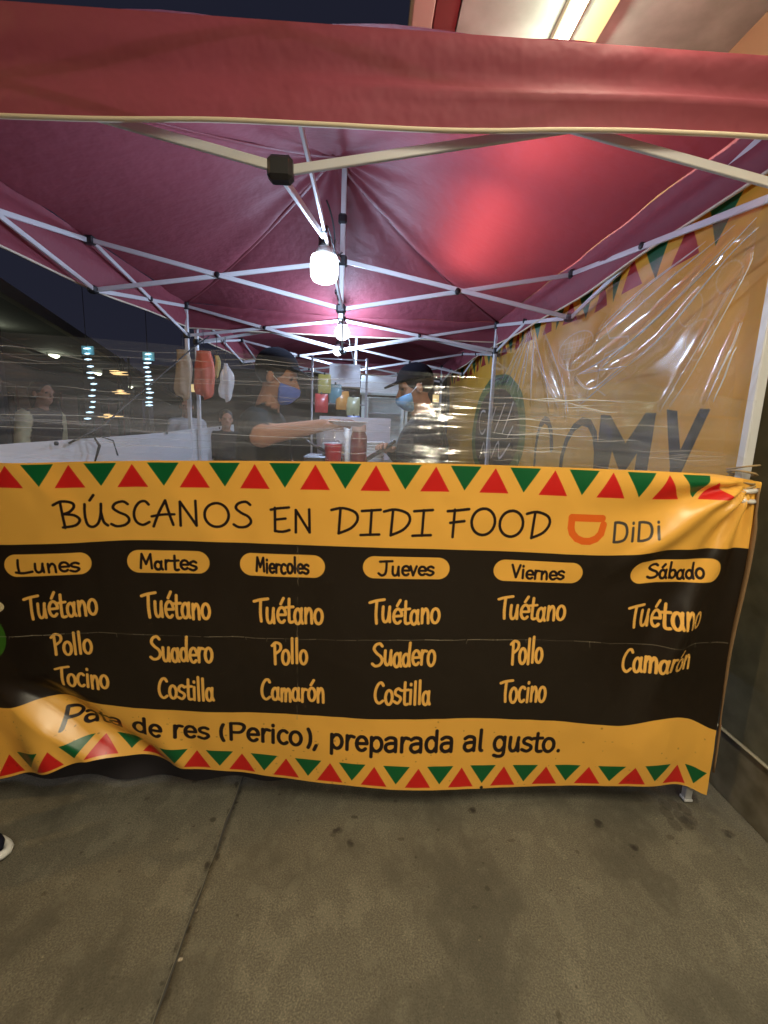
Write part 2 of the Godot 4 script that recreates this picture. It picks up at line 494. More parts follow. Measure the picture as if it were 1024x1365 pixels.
func banner_print() -> ImageTexture:
	var yellow := Color(0.92, 0.69, 0.30)
	var black := Color(0.135, 0.105, 0.075)
	var red := Color(0.80, 0.13, 0.12)
	var green := Color(0.04, 0.36, 0.19)
	var ink := Color(0.12, 0.08, 0.09)
	var gold := Color(0.95, 0.72, 0.36)
	var p := Print.new(BL, 1.262, BR - BL, 1.162, 660.0, yellow)
	p.im.fill_rect(Rect2i(0, int((1.262 - 0.987) * 660), p.im.get_width(), int((0.987 - 0.37) * 660)), black)
	var pitch := 0.1915
	for i in range(-10, 14):
		var cx := 0.024 + pitch * i
		if cx < 1.1: p.poly([Vector2(cx - 0.047, 1.175), Vector2(cx + 0.047, 1.175), Vector2(cx, 1.252)], red)
		var gx := cx + pitch / 2
		if gx < 1.12: p.poly([Vector2(gx - 0.049, 1.256), Vector2(gx + 0.049, 1.256), Vector2(gx, 1.180)], green)
		var bx_ := 0.055 + 0.158 * i
		if bx_ < 1.25 and bx_ > BL + 0.05:
			p.poly([Vector2(bx_ - 0.046, 0.111), Vector2(bx_ + 0.046, 0.111), Vector2(bx_, 0.186)], red)
			p.poly([Vector2(bx_ + 0.079 - 0.047, 0.192), Vector2(bx_ + 0.079 + 0.047, 0.192), Vector2(bx_ + 0.079, 0.124)], green)
	p.poly([Vector2(1.09, 1.175), Vector2(1.19, 1.175), Vector2(1.145, 1.235)], red)
	# heading
	write(p, "BÚSCANOS", -0.985, -0.365, 1.040, 0.088, 0.0085, ink, false, 0.03)
	write(p, "EN", -0.305, -0.165, 1.030, 0.083, 0.0085, ink, false, 0.03)
	write(p, "DIDI", -0.112, 0.226, 1.030, 0.088, 0.0085, ink, false, 0.02)
	write(p, "FOOD", 0.264, 0.61, 1.036, 0.086, 0.0085, ink, false, 0.03)
	# orange mark: a D lying on its back, open at the upper right corner
	var org := Color(0.88, 0.40, 0.13)
	var logo := [Vector2(0.775, 1.108), Vector2(0.672, 1.108), Vector2(0.672, 1.075)] + [Vector2(0.678, 1.058), Vector2(0.694, 1.042), Vector2(0.716, 1.034), Vector2(0.738, 1.034), Vector2(0.76, 1.043), Vector2(0.775, 1.06), Vector2(0.781, 1.088)]
	for i in logo.size() - 1: p.line(logo[i], logo[i + 1], 0.023, org)
	write(p, "DiDi", 0.812, 0.975, 1.034, 0.062, 0.0085, Color(0.27, 0.25, 0.24), true)
	# day names on rounded plates
	for d in [["Lunes", -1.165, -0.887, 0.0], ["Martes", -0.774, -0.511, 0.0], ["Miercoles", -0.412, -0.132, 0.0], ["Jueves", -0.008, 0.280, 0.0], ["Viernes", 0.428, 0.729, 0.0], ["Sábado", 0.894, 1.204, -0.004]]:
		var y0: float = 0.917 + d[3] + (0.004 if d[1] > -0.1 else 0.0)
		p.line(Vector2(d[1] + 0.038, y0), Vector2(d[2] - 0.038, y0), 0.076, yellow)
		var c: float = (d[1] + d[2]) / 2.0
		var half: float = {"Lunes": 0.104, "Martes": 0.092, "Miercoles": 0.088, "Jueves": 0.094, "Viernes": 0.09, "Sábado": 0.098}[d[0]]
		write(p, d[0], c - half, c + half, y0 - 0.024, 0.047, 0.0078, ink, false, 0.05, -0.01)
	# what is served
	for d in [["Tuétano", -1.115, -0.877, 0.735], ["Tuétano", -0.735, -0.511, 0.733], ["Tuétano", -0.368, -0.134, 0.728], ["Tuétano", 0.019, 0.259, 0.733], ["Tuétano", 0.454, 0.690, 0.746], ["Tuétano", 0.905, 1.16, 0.733],
			["Pollo", -1.038, -0.905, 0.585], ["Suadero", -0.718, -0.508, 0.575], ["Pollo", -0.308, -0.186, 0.574], ["Suadero", 0.032, 0.253, 0.577], ["Pollo", 0.511, 0.626, 0.585], ["Camarón", 0.908, 1.155, 0.572],
			["Tocino", -1.035, -0.860, 0.445], ["Costilla", -0.698, -0.507, 0.428], ["Camarón", -0.349, -0.125, 0.430], ["Costilla", 0.044, 0.243, 0.434], ["Tocino", 0.487, 0.654, 0.442]]:
		write(p, d[0], d[1], d[2], d[3] - 0.005, 0.083, 0.0102, gold, false, 0.05, 0.0)
	write(p, "Pata de res (Perico), preparada al gusto.", -1.03, 0.737, 0.248, 0.074, 0.0125, ink, true)
	# printed emblem that runs out of the picture on the left
	p.disc(Vector2(-1.335, 0.655), Vector2(0.15, 0.13), Color(0.22, 0.4, 0.12))
	p.disc(Vector2(-1.335, 0.775), Vector2(0.155, 0.045), Color(0.85, 0.78, 0.6))
	# the fold across the black field has cracked the ink
	var chalk := Color(0.62, 0.58, 0.5)
	var x := BL
	while x < BR - 0.05:
		var l := rng.randf_range(0.01, 0.06)
		var y := 0.664 + 0.004 * noise.get_noise_2d(x * 900.0, 5.0)
		var strong := 0.25 + 0.65 * clampf(noise.get_noise_2d(x * 260.0, 40.0) + 0.55, 0.0, 1.0)
		p.line(Vector2(x, y), Vector2(x + l, 0.664 + 0.004 * noise.get_noise_2d((x + l) * 900.0, 5.0)), rng.randf_range(0.0012, 0.0034), Color(chalk.r, chalk.g, chalk.b, strong))
		if rng.randf() < 0.16: p.line(Vector2(x, y), Vector2(x + rng.randf_range(-0.004, 0.004), y - rng.randf_range(0.006, 0.022)), 0.0016, Color(chalk.r, chalk.g, chalk.b, 0.6))
		x += l * rng.randf_range(0.9, 1.25)
	for k in 46:
		var yy := rng.randf_range(0.36, 1.0)
		p.line(Vector2(-0.222 + rng.randf_range(-0.003, 0.003), yy), Vector2(-0.222 + rng.randf_range(-0.004, 0.004), yy - rng.randf_range(0.004, 0.03)), 0.0014, Color(chalk.r, chalk.g, chalk.b, rng.randf_range(0.15, 0.6)))
	for k in 80:                                   # scuffs
		var a := Vector2(rng.randf_range(-1.3, 1.25), rng.randf_range(0.38, 0.985))
		p.line(a, a + Vector2(rng.randf_range(-0.02, 0.02), rng.randf_range(-0.01, 0.01)), 0.001, Color(chalk.r, chalk.g, chalk.b, rng.randf_range(0.05, 0.25)))
	for k in 160:                                  # grease and dust
		var a := Vector2(rng.randf_range(-1.3, 1.28), rng.randf_range(0.1, 0.36))
		p.disc(a, Vector2(rng.randf_range(0.001, 0.005), rng.randf_range(0.001, 0.004)), Color(0.35, 0.24, 0.1, rng.randf_range(0.1, 0.4)))
	p.disc(Vector2(0.45, 0.106), Vector2(0.006, 0.006), Color(0.1, 0.08, 0.06))
	return ImageTexture.create_from_image(p.im)

func menu_banner() -> void:
	var m := mat("printed_vinyl", Color.WHITE, 0.38, 0.0, 0.5).duplicate() as StandardMaterial3D
	m.albedo_texture = banner_print()
	m.texture_repeat = false
	m.roughness_texture = noise_tex(11, 0.012, Color(0.72, 0.72, 0.72), Color(1, 1, 1), 256)
	var t := thing("menu_banner", "yellow and black weekly menu banner tied across the front of the stall", "banner", Vector3(0, 0, -1.455))
	var st := sheet(420, 130, func(u, v):
		var x: float = lerpf(BL, BR, u)
		var flat: float = lerpf(1.262, 0.1, v)
		var y := banner_y(x, flat)
		return Vector3(x - 0.0 * flat, y, banner_z(x, y)))
	obj("vinyl_sheet", st, m, t)
	# stitched hem and its brown edge strip on the right
	var pts := []
	var rad := []
	for i in 25:
		var k := i / 24.0
		var y := lerpf(1.225, 0.165, k)
		pts.append(Vector3(lerpf(1.288, 1.312, k) + 0.004 * sin(k * 9.0), y, -0.004 + 0.006 * sin(k * 7.0)))
		rad.append(lerpf(0.013, 0.006, k))
	obj("edge_cord", tubem(pts, rad, 7, 0.35), mat("brown_cord", lin(0.22, 0.13, 0.06), 0.85), t)
	for s in 5:                                    # loops of tape that tie the corner to the leg
		var ring := []
		for i in 13:
			var a := TAU * i / 12.0
			ring.append(Vector3(1.262 + cos(a) * 0.033 + 0.004 * sin(a * 3.0 + s), 1.205 + s * 0.021 + 0.01 * sin(a + s * 1.7), -0.05 + sin(a) * 0.045))
		if s % 2 == 0: obj("film_bunch", tubem(ring.map(func(q): return q + Vector3(0.004, -0.035 - 0.012 * s, 0.004)), 0.011, 6, 0.8), film_mat("side_bunch", 0.62, 0.2), t)
		obj("tape_loop", tubem(ring, 0.0065 + 0.0015 * (s % 2), 6, 0.5), mat("tan_tape", lin(0.34, 0.24, 0.12), 0.5), t)

func noise_tex(sd: int, freq: float, lo: Color, hi: Color, size := 512, octaves := 4) -> NoiseTexture2D:
	var n := FastNoiseLite.new()
	n.seed = sd
	n.frequency = freq
	n.fractal_octaves = octaves
	var g := Gradient.new()
	g.set_color(0, lo)
	g.set_color(1, hi)
	var t := NoiseTexture2D.new()
	t.noise = n
	t.width = size
	t.height = size
	t.seamless = true
	t.color_ramp = g
	return t

# ---------------------------------------------------------------- pop-up tent
# joints: [x, top y, lower y, z]
func canopy(label: String, J: Dictionary, peak: Vector3, hems: Array) -> Node3D:
	var c: Array = J.C
	var t := thing("canopy_tent", label, "tent", Vector3(c[0], 0, c[3]))
	var o := Vector3(c[0], 0, c[3])
	var white := mat("white_steel", lin(0.62, 0.62, 0.63), 0.35, 0.0, 0.6)
	var black := mat("black_joint", lin(0.018, 0.018, 0.02), 0.45)
	var P := func(k: String, top: bool) -> Vector3: return Vector3(J[k][0], J[k][1] if top else J[k][2], J[k][3]) - o
	for k in ["LF", "RF", "LB", "RB"]:
		var f: Vector3 = P.call(k, false) * Vector3(1, 0, 1)
		var lean := Vector3(0.012, 0, 0) if k == "RF" else Vector3.ZERO
		var leg := obj("leg", barm(f + lean + Vector3(0, 0.42, 0), P.call(k, true), 0.034, 0.034, 0.004), white, t)
		obj("leg_extension", barm(f + lean + Vector3(0, 0.012, 0), f + lean + Vector3(0, 0.5, 0), 0.027, 0.027, 0.003), white, leg)
		obj("foot_plate", bx(Vector3(0.034, 0.012, 0.034), f + lean + Vector3(0, 0.006, 0), 0.003), white, leg)
		obj("bracket", bx(Vector3(0.056, 0.065, 0.056), P.call(k, true), 0.008), black, t)
		obj("bracket", bx(Vector3(0.056, 0.055, 0.056), P.call(k, false), 0.008), black, t)
	for k in ["FM", "LM", "RM", "BM"]:
		obj("bracket", bx(Vector3(0.062, 0.05, 0.05), P.call(k, true), 0.01), black, t)
		obj("bracket", bx(Vector3(0.074, 0.066, 0.054) if k == "FM" else Vector3(0.056, 0.046, 0.05), P.call(k, false), 0.012), black, t)
	for p in [["LF", "FM"], ["FM", "RF"], ["LF", "LM"], ["LM", "LB"], ["RF", "RM"], ["RM", "RB"], ["LB", "BM"], ["BM", "RB"], ["FM", "C"], ["LM", "C"], ["RM", "C"], ["BM", "C"]]:
		var a1: Vector3 = P.call(p[0], true)
		var a2: Vector3 = P.call(p[0], false)
		var b1: Vector3 = P.call(p[1], true)
		var b2: Vector3 = P.call(p[1], false)
		var side := (b1 - a1).cross(Vector3.UP).normalized() * 0.0095
		obj("truss_bar", barm(a1 + side, b2 + side, 0.013, 0.026, 0.002), white, t)
		obj("truss_bar", barm(a2 - side, b1 - side, 0.013, 0.026, 0.002), white, t)
		var mid := (a1 + b2) / 2.0
		var dir := side.normalized()
		obj("pivot", tubem([mid - dir * 0.022, mid + dir * 0.022], 0.017, 8), black, t)
	var top: Vector3 = peak - o
	obj("centre_pole", barm(Vector3(0, c[2] - 0.06, 0), top, 0.03, 0.03, 0.004), white, t)
	obj("bracket", bx(Vector3(0.066, 0.06, 0.066), Vector3(0, c[1], 0), 0.012), black, t)
	obj("bracket", bx(Vector3(0.06, 0.055, 0.06), Vector3(0, c[2], 0), 0.012), black, t)
	obj("bracket", bx(Vector3(0.052, 0.06, 0.052), Vector3(0, lerpf(c[1], top.y, 0.42), 0), 0.012), black, t)
	# roof cloth: four panels stretched from the eaves to the peak
	var cloth := mat("red_tent_cloth", lin(0.235, 0.055, 0.073), 0.62, 0.0, 0.35)
	cloth.backlight_enabled = true
	cloth.backlight = lin(0.105, 0.012, 0.016)
	cloth.heightmap_enabled = true
	cloth.heightmap_texture = noise_tex(5, 0.02, Color.BLACK, Color.WHITE, 512, 3)
	cloth.heightmap_scale = 0.5
	cloth.uv1_triplanar = true
	cloth.uv1_scale = Vector3(0.9, 0.9, 0.9)
	var lift := 0.035
	var edge := func(x: float, z: float) -> float:   # eave height round the rim, x and z in -1..1
		var f: float = lerpf(J.LF[1], J.FM[1], x + 1.0) if x < 0.0 else lerpf(J.FM[1], J.RF[1], x)
		var b: float = lerpf(J.LB[1], J.BM[1], x + 1.0) if x < 0.0 else lerpf(J.BM[1], J.RB[1], x)
		return lerpf(f, b, (1.0 - z) / 2.0) + lift
	var spot := func(x: float, z: float) -> Vector3:  # plan position
		var f := Vector3(lerpf(J.LF[0], J.RF[0], (x + 1.0) / 2.0), 0, J.LF[3] + 0.055)
		var b := Vector3(lerpf(J.LB[0], J.RB[0], (x + 1.0) / 2.0), 0, J.LB[3] - 0.02)
		return f.lerp(b, (1.0 - z) / 2.0) - o
	for k in 4:
		var st := sheet(34, 26, func(u, v):
			var s: float = (u * 2.0 - 1.0) * v
			var xz: Vector2 = [Vector2(s, v), Vector2(v, -s), Vector2(-s, -v), Vector2(-v, s)][k]
			var q: Vector3 = spot.call(xz.x, xz.y)
			q = Vector3(top.x, 0, top.z).lerp(q, 1.0 if v > 0.0 else 0.0)
			var rim: float = edge.call(xz.x / maxf(v, 0.001), xz.y / maxf(v, 0.001))
			var sag: float = 0.24 * v * (1.0 - v) * exp(-pow((1.0 - absf(u * 2.0 - 1.0)) / 0.3, 2.0)) + 0.04 * sin(PI * v) * (1.0 - pow(absf(u * 2.0 - 1.0), 2.0)) + 0.012 * sin((u + k) * 23.0) * exp(-v * 3.0) * smoothstep(0.0, 0.1, v)
			var ripple := 0.014 * noise.get_noise_3d(q.x * 130.0, k * 50.0, q.z * 130.0) + 0.006 * sin((u - 0.5) * 34.0 + v * 5.0) * smoothstep(0.75, 1.0, v)
			q.y = lerpf(top.y + 0.02, rim, v) - sag + ripple
			return q)
		obj("roof_panel", st, cloth, t)
	for k in 4:                                    # taped seams along the hips
		var xz: Vector2 = [Vector2(-1, 1), Vector2(1, 1), Vector2(1, -1), Vector2(-1, -1)][k]
		var sp := []
		for i in 21:
			var v := i / 20.0
			var q: Vector3 = Vector3(top.x, 0, top.z).lerp(spot.call(xz.x * v, xz.y * v), 1.0 if i > 0 else 0.0)
			q.y = lerpf(top.y + 0.02, edge.call(xz.x, xz.y), v) - 0.24 * v * (1.0 - v) - 0.004
			sp.append(q)
		obj("seam", tubem(sp, 0.016, 6, 0.3), mat("seam_tape", lin(0.2, 0.035, 0.045), 0.5), t)
	# hanging valance on each side with a pale bound hem
	var hem_m := mat("pale_hem", lin(0.74, 0.64, 0.48), 0.8)
	for k in 4:
		var hang := func(u: float, v: float) -> Vector3:
			var s := u * 2.0 - 1.0
			var xz: Vector2 = [Vector2(s, 1), Vector2(1, -s), Vector2(-s, -1), Vector2(-1, s)][k]
			var q: Vector3 = spot.call(xz.x, xz.y)
			var n: Vector3 = [Vector3.BACK, Vector3.RIGHT, Vector3.FORWARD, Vector3.LEFT][k]
			var y0: float = edge.call(xz.x, xz.y)
			var y1: float = curve(hems[k], u)
			q.y = lerpf(y0, y1, v)
			var fold := 0.012 * sin(v * 7.5 + u * 2.0) * sin(PI * minf(v, 1.0)) + 0.008 * sin(u * 17.0) * v + 0.01 * noise.get_noise_3d(u * 260.0, v * 60.0, k * 90.0) * v
			if k == 0: fold += 0.018 * exp(-pow((v - 0.62 - 0.14 * (u - 0.7)) / 0.09, 2.0)) * smoothstep(0.42, 0.6, u)
			return q + n * (fold + 0.004)
		obj("valance", sheet(90, 14, hang), cloth, t)
		var pts := []
		for i in 61: pts.append(hang.call(i / 60.0, 1.0) + Vector3(0, -0.004, 0))
		obj("hem", tubem(pts, 0.0085, 6, 0.7), hem_m, t)
	return t

# ---------------------------------------------------------------- clear film
func film_mat(key: String, alpha: float, rough: float) -> StandardMaterial3D:
	var m := mat(key, Color(0.97, 0.97, 0.96, alpha), rough, 0.0, 0.5 if alpha < 0.2 else 0.7)
	m.transparency = BaseMaterial3D.TRANSPARENCY_ALPHA
	return m

func front_film() -> void:
	var t := thing("stretch_film", "clear stretch film wound across the front opening above the menu banner", "plastic film", Vector3(0, 0, -1.475))
	var m := film_mat("clear_film", 0.022, 0.07)
	for lay in 2:
		obj("film_layer", sheet(150, 150, func(u, v):
			var x: float = lerpf(-1.74, 1.24, u)
			var hi: float = lerpf(1.60, 1.50, smoothstep(0.35, 0.95, u)) - lay * 0.05 + 0.012 * sin(u * 9.0 + lay)
			var y: float = lerpf(1.235, hi, v)
			var z: float = 0.0035 * noise.get_noise_2d(x * 40.0 + lay * 500.0, y * 2600.0) + 0.004 * sin(x * 2.2 + lay * 2.0) + 0.004 * sin(y * 46.0 + x * 0.6 + lay)
			return Vector3(x, y, z - lay * 0.036)), m, t)
	for k in 16:                                   # further turns of the film, narrow where it was pulled together
		var x0 := rng.randf_range(-1.7, 0.5)
		var x1 := minf(x0 + rng.randf_range(0.5, 1.5), 1.23)
		var y0 := rng.randf_range(1.25, 1.46)
		var hh := rng.randf_range(0.03, 0.1)
		obj("film_layer", sheet(50, 12, func(u, v):
			var x: float = lerpf(x0, x1, u)
			var w: float = hh * (0.55 + 0.45 * sin(PI * u)) * (1.0 + 0.3 * noise.get_noise_2d(x * 300.0, k * 91.0))
			return Vector3(x, y0 + 0.01 * sin(u * 7.0 + k) + w * (v - 0.0), 0.009 + 0.0016 * (k % 5) + 0.003 * noise.get_noise_2d(x * 60.0 + k * 300.0, v * 260.0))), film_mat("film_turn", 0.02, 0.1), t)
	# gathered ropes and pleats of the film: long and level, milky where it is doubled
	var pleat := film_mat("film_pleat", 0.18, 0.12)
	var thick := film_mat("film_bunch", 0.55, 0.2)
	for k in 118:
		var right := k % 5 < 2
		var x0 := rng.randf_range(0.37, 0.66) if right and k < 60 else rng.randf_range(-1.7, 1.0)
		var l := rng.randf_range(0.08, 0.34) if k > 14 else rng.randf_range(0.4, 1.2)
		var x1 := minf(x0 + l, 1.23)
		if k <= 14: x0 = rng.randf_range(-1.7, -0.5); x1 = x0 + l
		var top := lerpf(1.585, 1.495, smoothstep(-0.2, 1.0, (x0 + x1) / 2.0))
		var y := rng.randf_range(1.272, top)
		if k <= 14: y = rng.randf_range(1.30, 1.58)
		var tilt := rng.randf_range(-0.012, 0.012)
		var pts := []
		var rad := []
		var n := 14
		var r := (rng.randf_range(0.0012, 0.0026) if right and k < 60 else rng.randf_range(0.0005, 0.0015)) if k > 14 else rng.randf_range(0.0007, 0.0012)
		for i in n + 1:
			var s := i / float(n)
			pts.append(Vector3(lerpf(x0, x1, s), y + tilt * s + 0.003 * sin(s * 8.0 + k), 0.007 + 0.002 * sin(s * 5.0 + k * 1.3)))
			rad.append(r * (0.15 + 0.85 * sin(PI * s)))
		obj("film_pleat", tubem(pts, rad, 5, 0.8), thick if right and k < 60 and k % 2 == 0 else pleat, t)

const FOLDS := [[[-2.779, 1.789], [-2.08, 1.962], [-1.866, 2.016], [-1.609, 2.072]], [[-2.663, 1.717], [-2.146, 1.807], [-1.717, 1.969], [-1.518, 2.056]], [[-2.144, 1.698], [-1.925, 1.782], [-1.66, 1.951], [-1.512, 2.025]],
	[[-1.813, 1.502], [-1.7, 1.63], [-1.534, 1.884], [-1.512, 1.956]], [[-1.612, 1.508], [-1.549, 1.648], [-1.514, 1.747]], [[-1.575, 1.505], [-1.515, 1.673]], [[-3.543, 2.142], [-3.854, 1.879]], [[-3.54, 2.131], [-3.628, 1.729]],
	[[-3.29, 2.076], [-2.885, 1.706]], [[-3.395, 1.938], [-2.898, 1.539]], [[-2.162, 1.697], [-2.618, 1.54]], [[-2.848, 1.689], [-2.777, 1.498]], [[-2.663, 1.717], [-2.162, 1.697]], [[-3.652, 2.126], [-4.206, 1.85]], [[-3.6, 2.13], [-3.95, 1.72]], [[-3.48, 2.1], [-3.42, 1.62]],
	[[-1.86, 1.50], [-1.76, 1.62], [-1.58, 1.87]], [[-3.5, 2.12], [-3.2, 1.78], [-3.05, 1.55]], [[-3.56, 2.13], [-3.75, 1.70]], [[-3.6, 2.14], [-4.1, 1.78]], [[-2.9, 1.72], [-2.74, 1.5]], [[-2.7, 1.70], [-2.5, 1.62], [-2.2, 1.70]], [[-2.5, 1.9], [-2.1, 2.01], [-1.75, 2.07]], [[-2.4, 1.72], [-2.0, 1.86], [-1.6, 2.03]]]

func side_film() -> void:
	var t := thing("side_film", "clear plastic sheet with long diagonal creases hung before the orange side banner", "plastic film", Vector3(1.19, 0, -3.0))
	var segs := []
	for f in FOLDS:
		for i in f.size() - 1: segs.append([Vector2(f[i][0], f[i][1]), Vector2(f[i + 1][0], f[i + 1][1])])
	obj("film_layer", sheet(150, 60, func(u, v):
		var z: float = lerpf(-1.512, -4.6, u)
		var y: float = lerpf(2.12, 1.0, v)
		var p := Vector2(z, y)
		var x: float = 0.006 * noise.get_noise_2d(z * 130.0, y * 130.0)
		for s in segs:
			var d := p.distance_to(Geometry2D.get_closest_point_to_segment(p, s[0], s[1]))
			if d < 0.1: x -= 0.012 * exp(-pow(d / 0.03, 2.0))
		return Vector3(x, y, z + 3.0)), film_mat("side_clear_film", 0.01, 0.08), t)
	var k := 0
	for f in FOLDS:
		for twin in 2:
			var tab := []
			for i in f.size(): tab.append(Vector2(f[i][0], f[i][1]))
			var pts := []
			var rad := []
			var r := rng.randf_range(0.0018, 0.0034) * (1.0 if twin == 0 else 0.5)
			var off := rng.randf_range(-0.03, 0.03) * twin
			for i in tab.size() - 1:
				for s in 7:
					var q: Vector2 = tab[i].cubic_interpolate(tab[i + 1], tab[maxi(i - 1, 0)], tab[mini(i + 2, tab.size() - 1)], s / 6.0)
					if s == 6 and i < tab.size() - 2: continue
					var all: float = (i + s / 6.0) / (tab.size() - 1)
					pts.append(Vector3(-0.014 + 0.002 * sin(all * 9.0 + k), q.y + off * (1.0 - all), q.x + 3.0 + off * 0.4))
					rad.append(r * (0.25 + 0.75 * sin(PI * clampf(all * 0.9 + 0.05, 0.0, 1.0))))
			obj("film_pleat", tubem(pts, rad, 6, 0.8), film_mat("side_pleat", 0.38, 0.14) if (k + twin) % 2 else film_mat("side_bunch", 0.62, 0.2), t)
			k += 1

# ---------------------------------------------------------------- banner along the right side
func side_banner() -> void:
	var tan_ := Color(0.88, 0.65, 0.17)
	var p := Print.new(-7.2, 2.30, 5.775, 1.62, 330.0, tan_)   # x of the print is the stall's z
	for i in 17:
		var z := -1.62 - 0.35 * i
		p.poly([Vector2(z, 2.21), Vector2(z - 0.17, 2.21), Vector2(z - 0.085, 2.05)], Color(0.05, 0.36, 0.2))
		p.poly([Vector2(z - 0.175, 2.06), Vector2(z - 0.345, 2.06), Vector2(z - 0.26, 2.20)], Color(0.62, 0.07, 0.08))
	# white line drawing: an oval basket with cross-hatching beside a pointed hat
	var w := Color(0.92, 0.80, 0.68, 0.75)
	var oval := []
	for i in 25: oval.append(Vector2(-2.82 + cos(TAU * i / 24) * 0.21, 1.88 + sin(TAU * i / 24) * 0.11))
	for i in 24: p.line(oval[i], oval[i + 1], 0.008, w)
	for i in 9:
		var s := -0.16 + i * 0.04
		var h := 0.1 * sqrt(1.0 - pow(s / 0.21, 2.0))
		p.line(Vector2(-2.82 + s, 1.88 - h), Vector2(-2.82 + s + 0.03, 1.88 + h * 0.9), 0.005, w)
	for i in 5: p.line(Vector2(-2.98, 1.82 + i * 0.03), Vector2(-2.65, 1.80 + i * 0.035), 0.004, w)
	var hat := [[-2.62, 1.80], [-2.56, 1.90], [-2.47, 1.97], [-2.41, 1.88], [-2.25, 1.86], [-2.24, 1.83], [-2.45, 1.81], [-2.5, 1.74], [-2.52, 1.64], [-2.42, 1.60]]
	for i in hat.size() - 1: p.line(Vector2(hat[i][0], hat[i][1]), Vector2(hat[i + 1][0], hat[i + 1][1]), 0.009, w)
	for c in [[-1.78, 1.86, 0.06], [-1.72, 1.74, 0.07], [-1.62, 1.92, 0.05]]:
		for i in 20: p.line(Vector2(c[0] + cos(TAU * i / 20) * c[2], c[1] + sin(TAU * i / 20) * c[2]), Vector2(c[0] + cos(TAU * (i + 1) / 20) * c[2], c[1] + sin(TAU * (i + 1) / 20) * c[2]), 0.006, Color(0.9, 0.78, 0.68, 0.4))
	# big dark letters
	var k := Color(0.05, 0.045, 0.04)
	p.poly([Vector2(-1.86, 1.50), Vector2(-1.79, 1.49), Vector2(-1.735, 1.34), Vector2(-1.655, 1.49), Vector2(-1.60, 1.485), Vector2(-1.715, 1.25), Vector2(-1.73, 1.02), Vector2(-1.79, 1.02), Vector2(-1.785, 1.27)], k)
	p.poly([Vector2(-2.43, 1.50), Vector2(-2.33, 1.495), Vector2(-2.16, 1.36), Vector2(-2.02, 1.495), Vector2(-1.935, 1.49), Vector2(-1.96, 1.02), Vector2(-2.05, 1.02), Vector2(-2.05, 1.32), Vector2(-2.14, 1.22), Vector2(-2.17, 1.22), Vector2(-2.27, 1.32), Vector2(-2.31, 1.02), Vector2(-2.38, 1.02)], k)
	for s in [[arc(-2.60, 1.2, 0.2, 0.27, 0, 360), 0.045], [arc(-3.12, 1.2, 0.17, 0.28, 20, 320), 0.05]]:
		for i in s[0].size() - 1: p.line(s[0][i], s[0][i + 1], s[1], k)
	# round badge: green ring, black disc, white handwriting
	p.disc(Vector2(-4.5, 1.38), Vector2(0.95, 0.52), Color(0.30, 0.42, 0.17))
	p.disc(Vector2(-4.5, 1.36), Vector2(0.78, 0.41), Color(0.07, 0.06, 0.06))
	var chalk := Color(0.85, 0.82, 0.8)
	for q in [arc(-4.36, 1.47, 0.1, 0.12, 60, 320), pl([-4.2, 1.36, -4.12, 1.6]), pl([-4.1, 1.36, -3.98, 1.62]), pl([-3.98, 1.36, -3.86, 1.62]), pl([-4.4, 1.1, -4.3, 1.26, -4.26, 1.12, -4.16, 1.27, -4.12, 1.12, -4.02, 1.28, -3.98, 1.13, -3.86, 1.27]), pl([-3.9, 1.33, -3.84, 1.42])]:
		var c := smooth(q)
		for i in c.size(): c[i].x = -4.5 + (c[i].x + 4.15) * 1.9
		for i in c.size() - 1: p.line(c[i], c[i + 1], 0.024, chalk)
	write(p, "STA", -4.8, -4.1, 1.79, 0.075, 0.012, Color(0.1, 0.12, 0.08), false, 0.0)
	var m := mat("side_vinyl", Color.WHITE, 0.5).duplicate() as StandardMaterial3D
	m.albedo_texture = ImageTexture.create_from_image(p.im)
	m.texture_repeat = false
	m.backlight_enabled = true
	m.backlight = lin(0.5, 0.5, 0.5)
	var t := thing("side_banner", "orange banner with big dark letters hung along the wall side of the stall", "banner", Vector3(1.30, 0, -3.0))
	obj("vinyl_sheet", sheet(260, 50, func(u, v):
		var z: float = lerpf(-7.2, -1.425, u)
		var y: float = lerpf(2.30, 0.68, v)
		var x: float = 0.014 * sin(z * 4.0 + y * 3.0) + 0.01 * noise.get_noise_2d(z * 90.0, y * 90.0) + 0.012 * sin((z - y) * 9.0) * smoothstep(1.4, 2.0, y)
		return Vector3(x, 1.37 + (y - 1.37) * 1.083 - 0.015 * sin(PI * u * 3.0), z * 1.083 + 3.0)), m, t)
	for z in [-7.6, -6.3, -4.9, -3.05, -1.54]:
		obj("tie", tubem([Vector3(0.0, 2.27, z + 3.0), Vector3(-0.03, 2.33, z + 3.0), Vector3(-0.05, 2.385, z + 3.0)], 0.004, 5), mat("tan_tape", lin(0.34, 0.24, 0.12), 0.5), t)

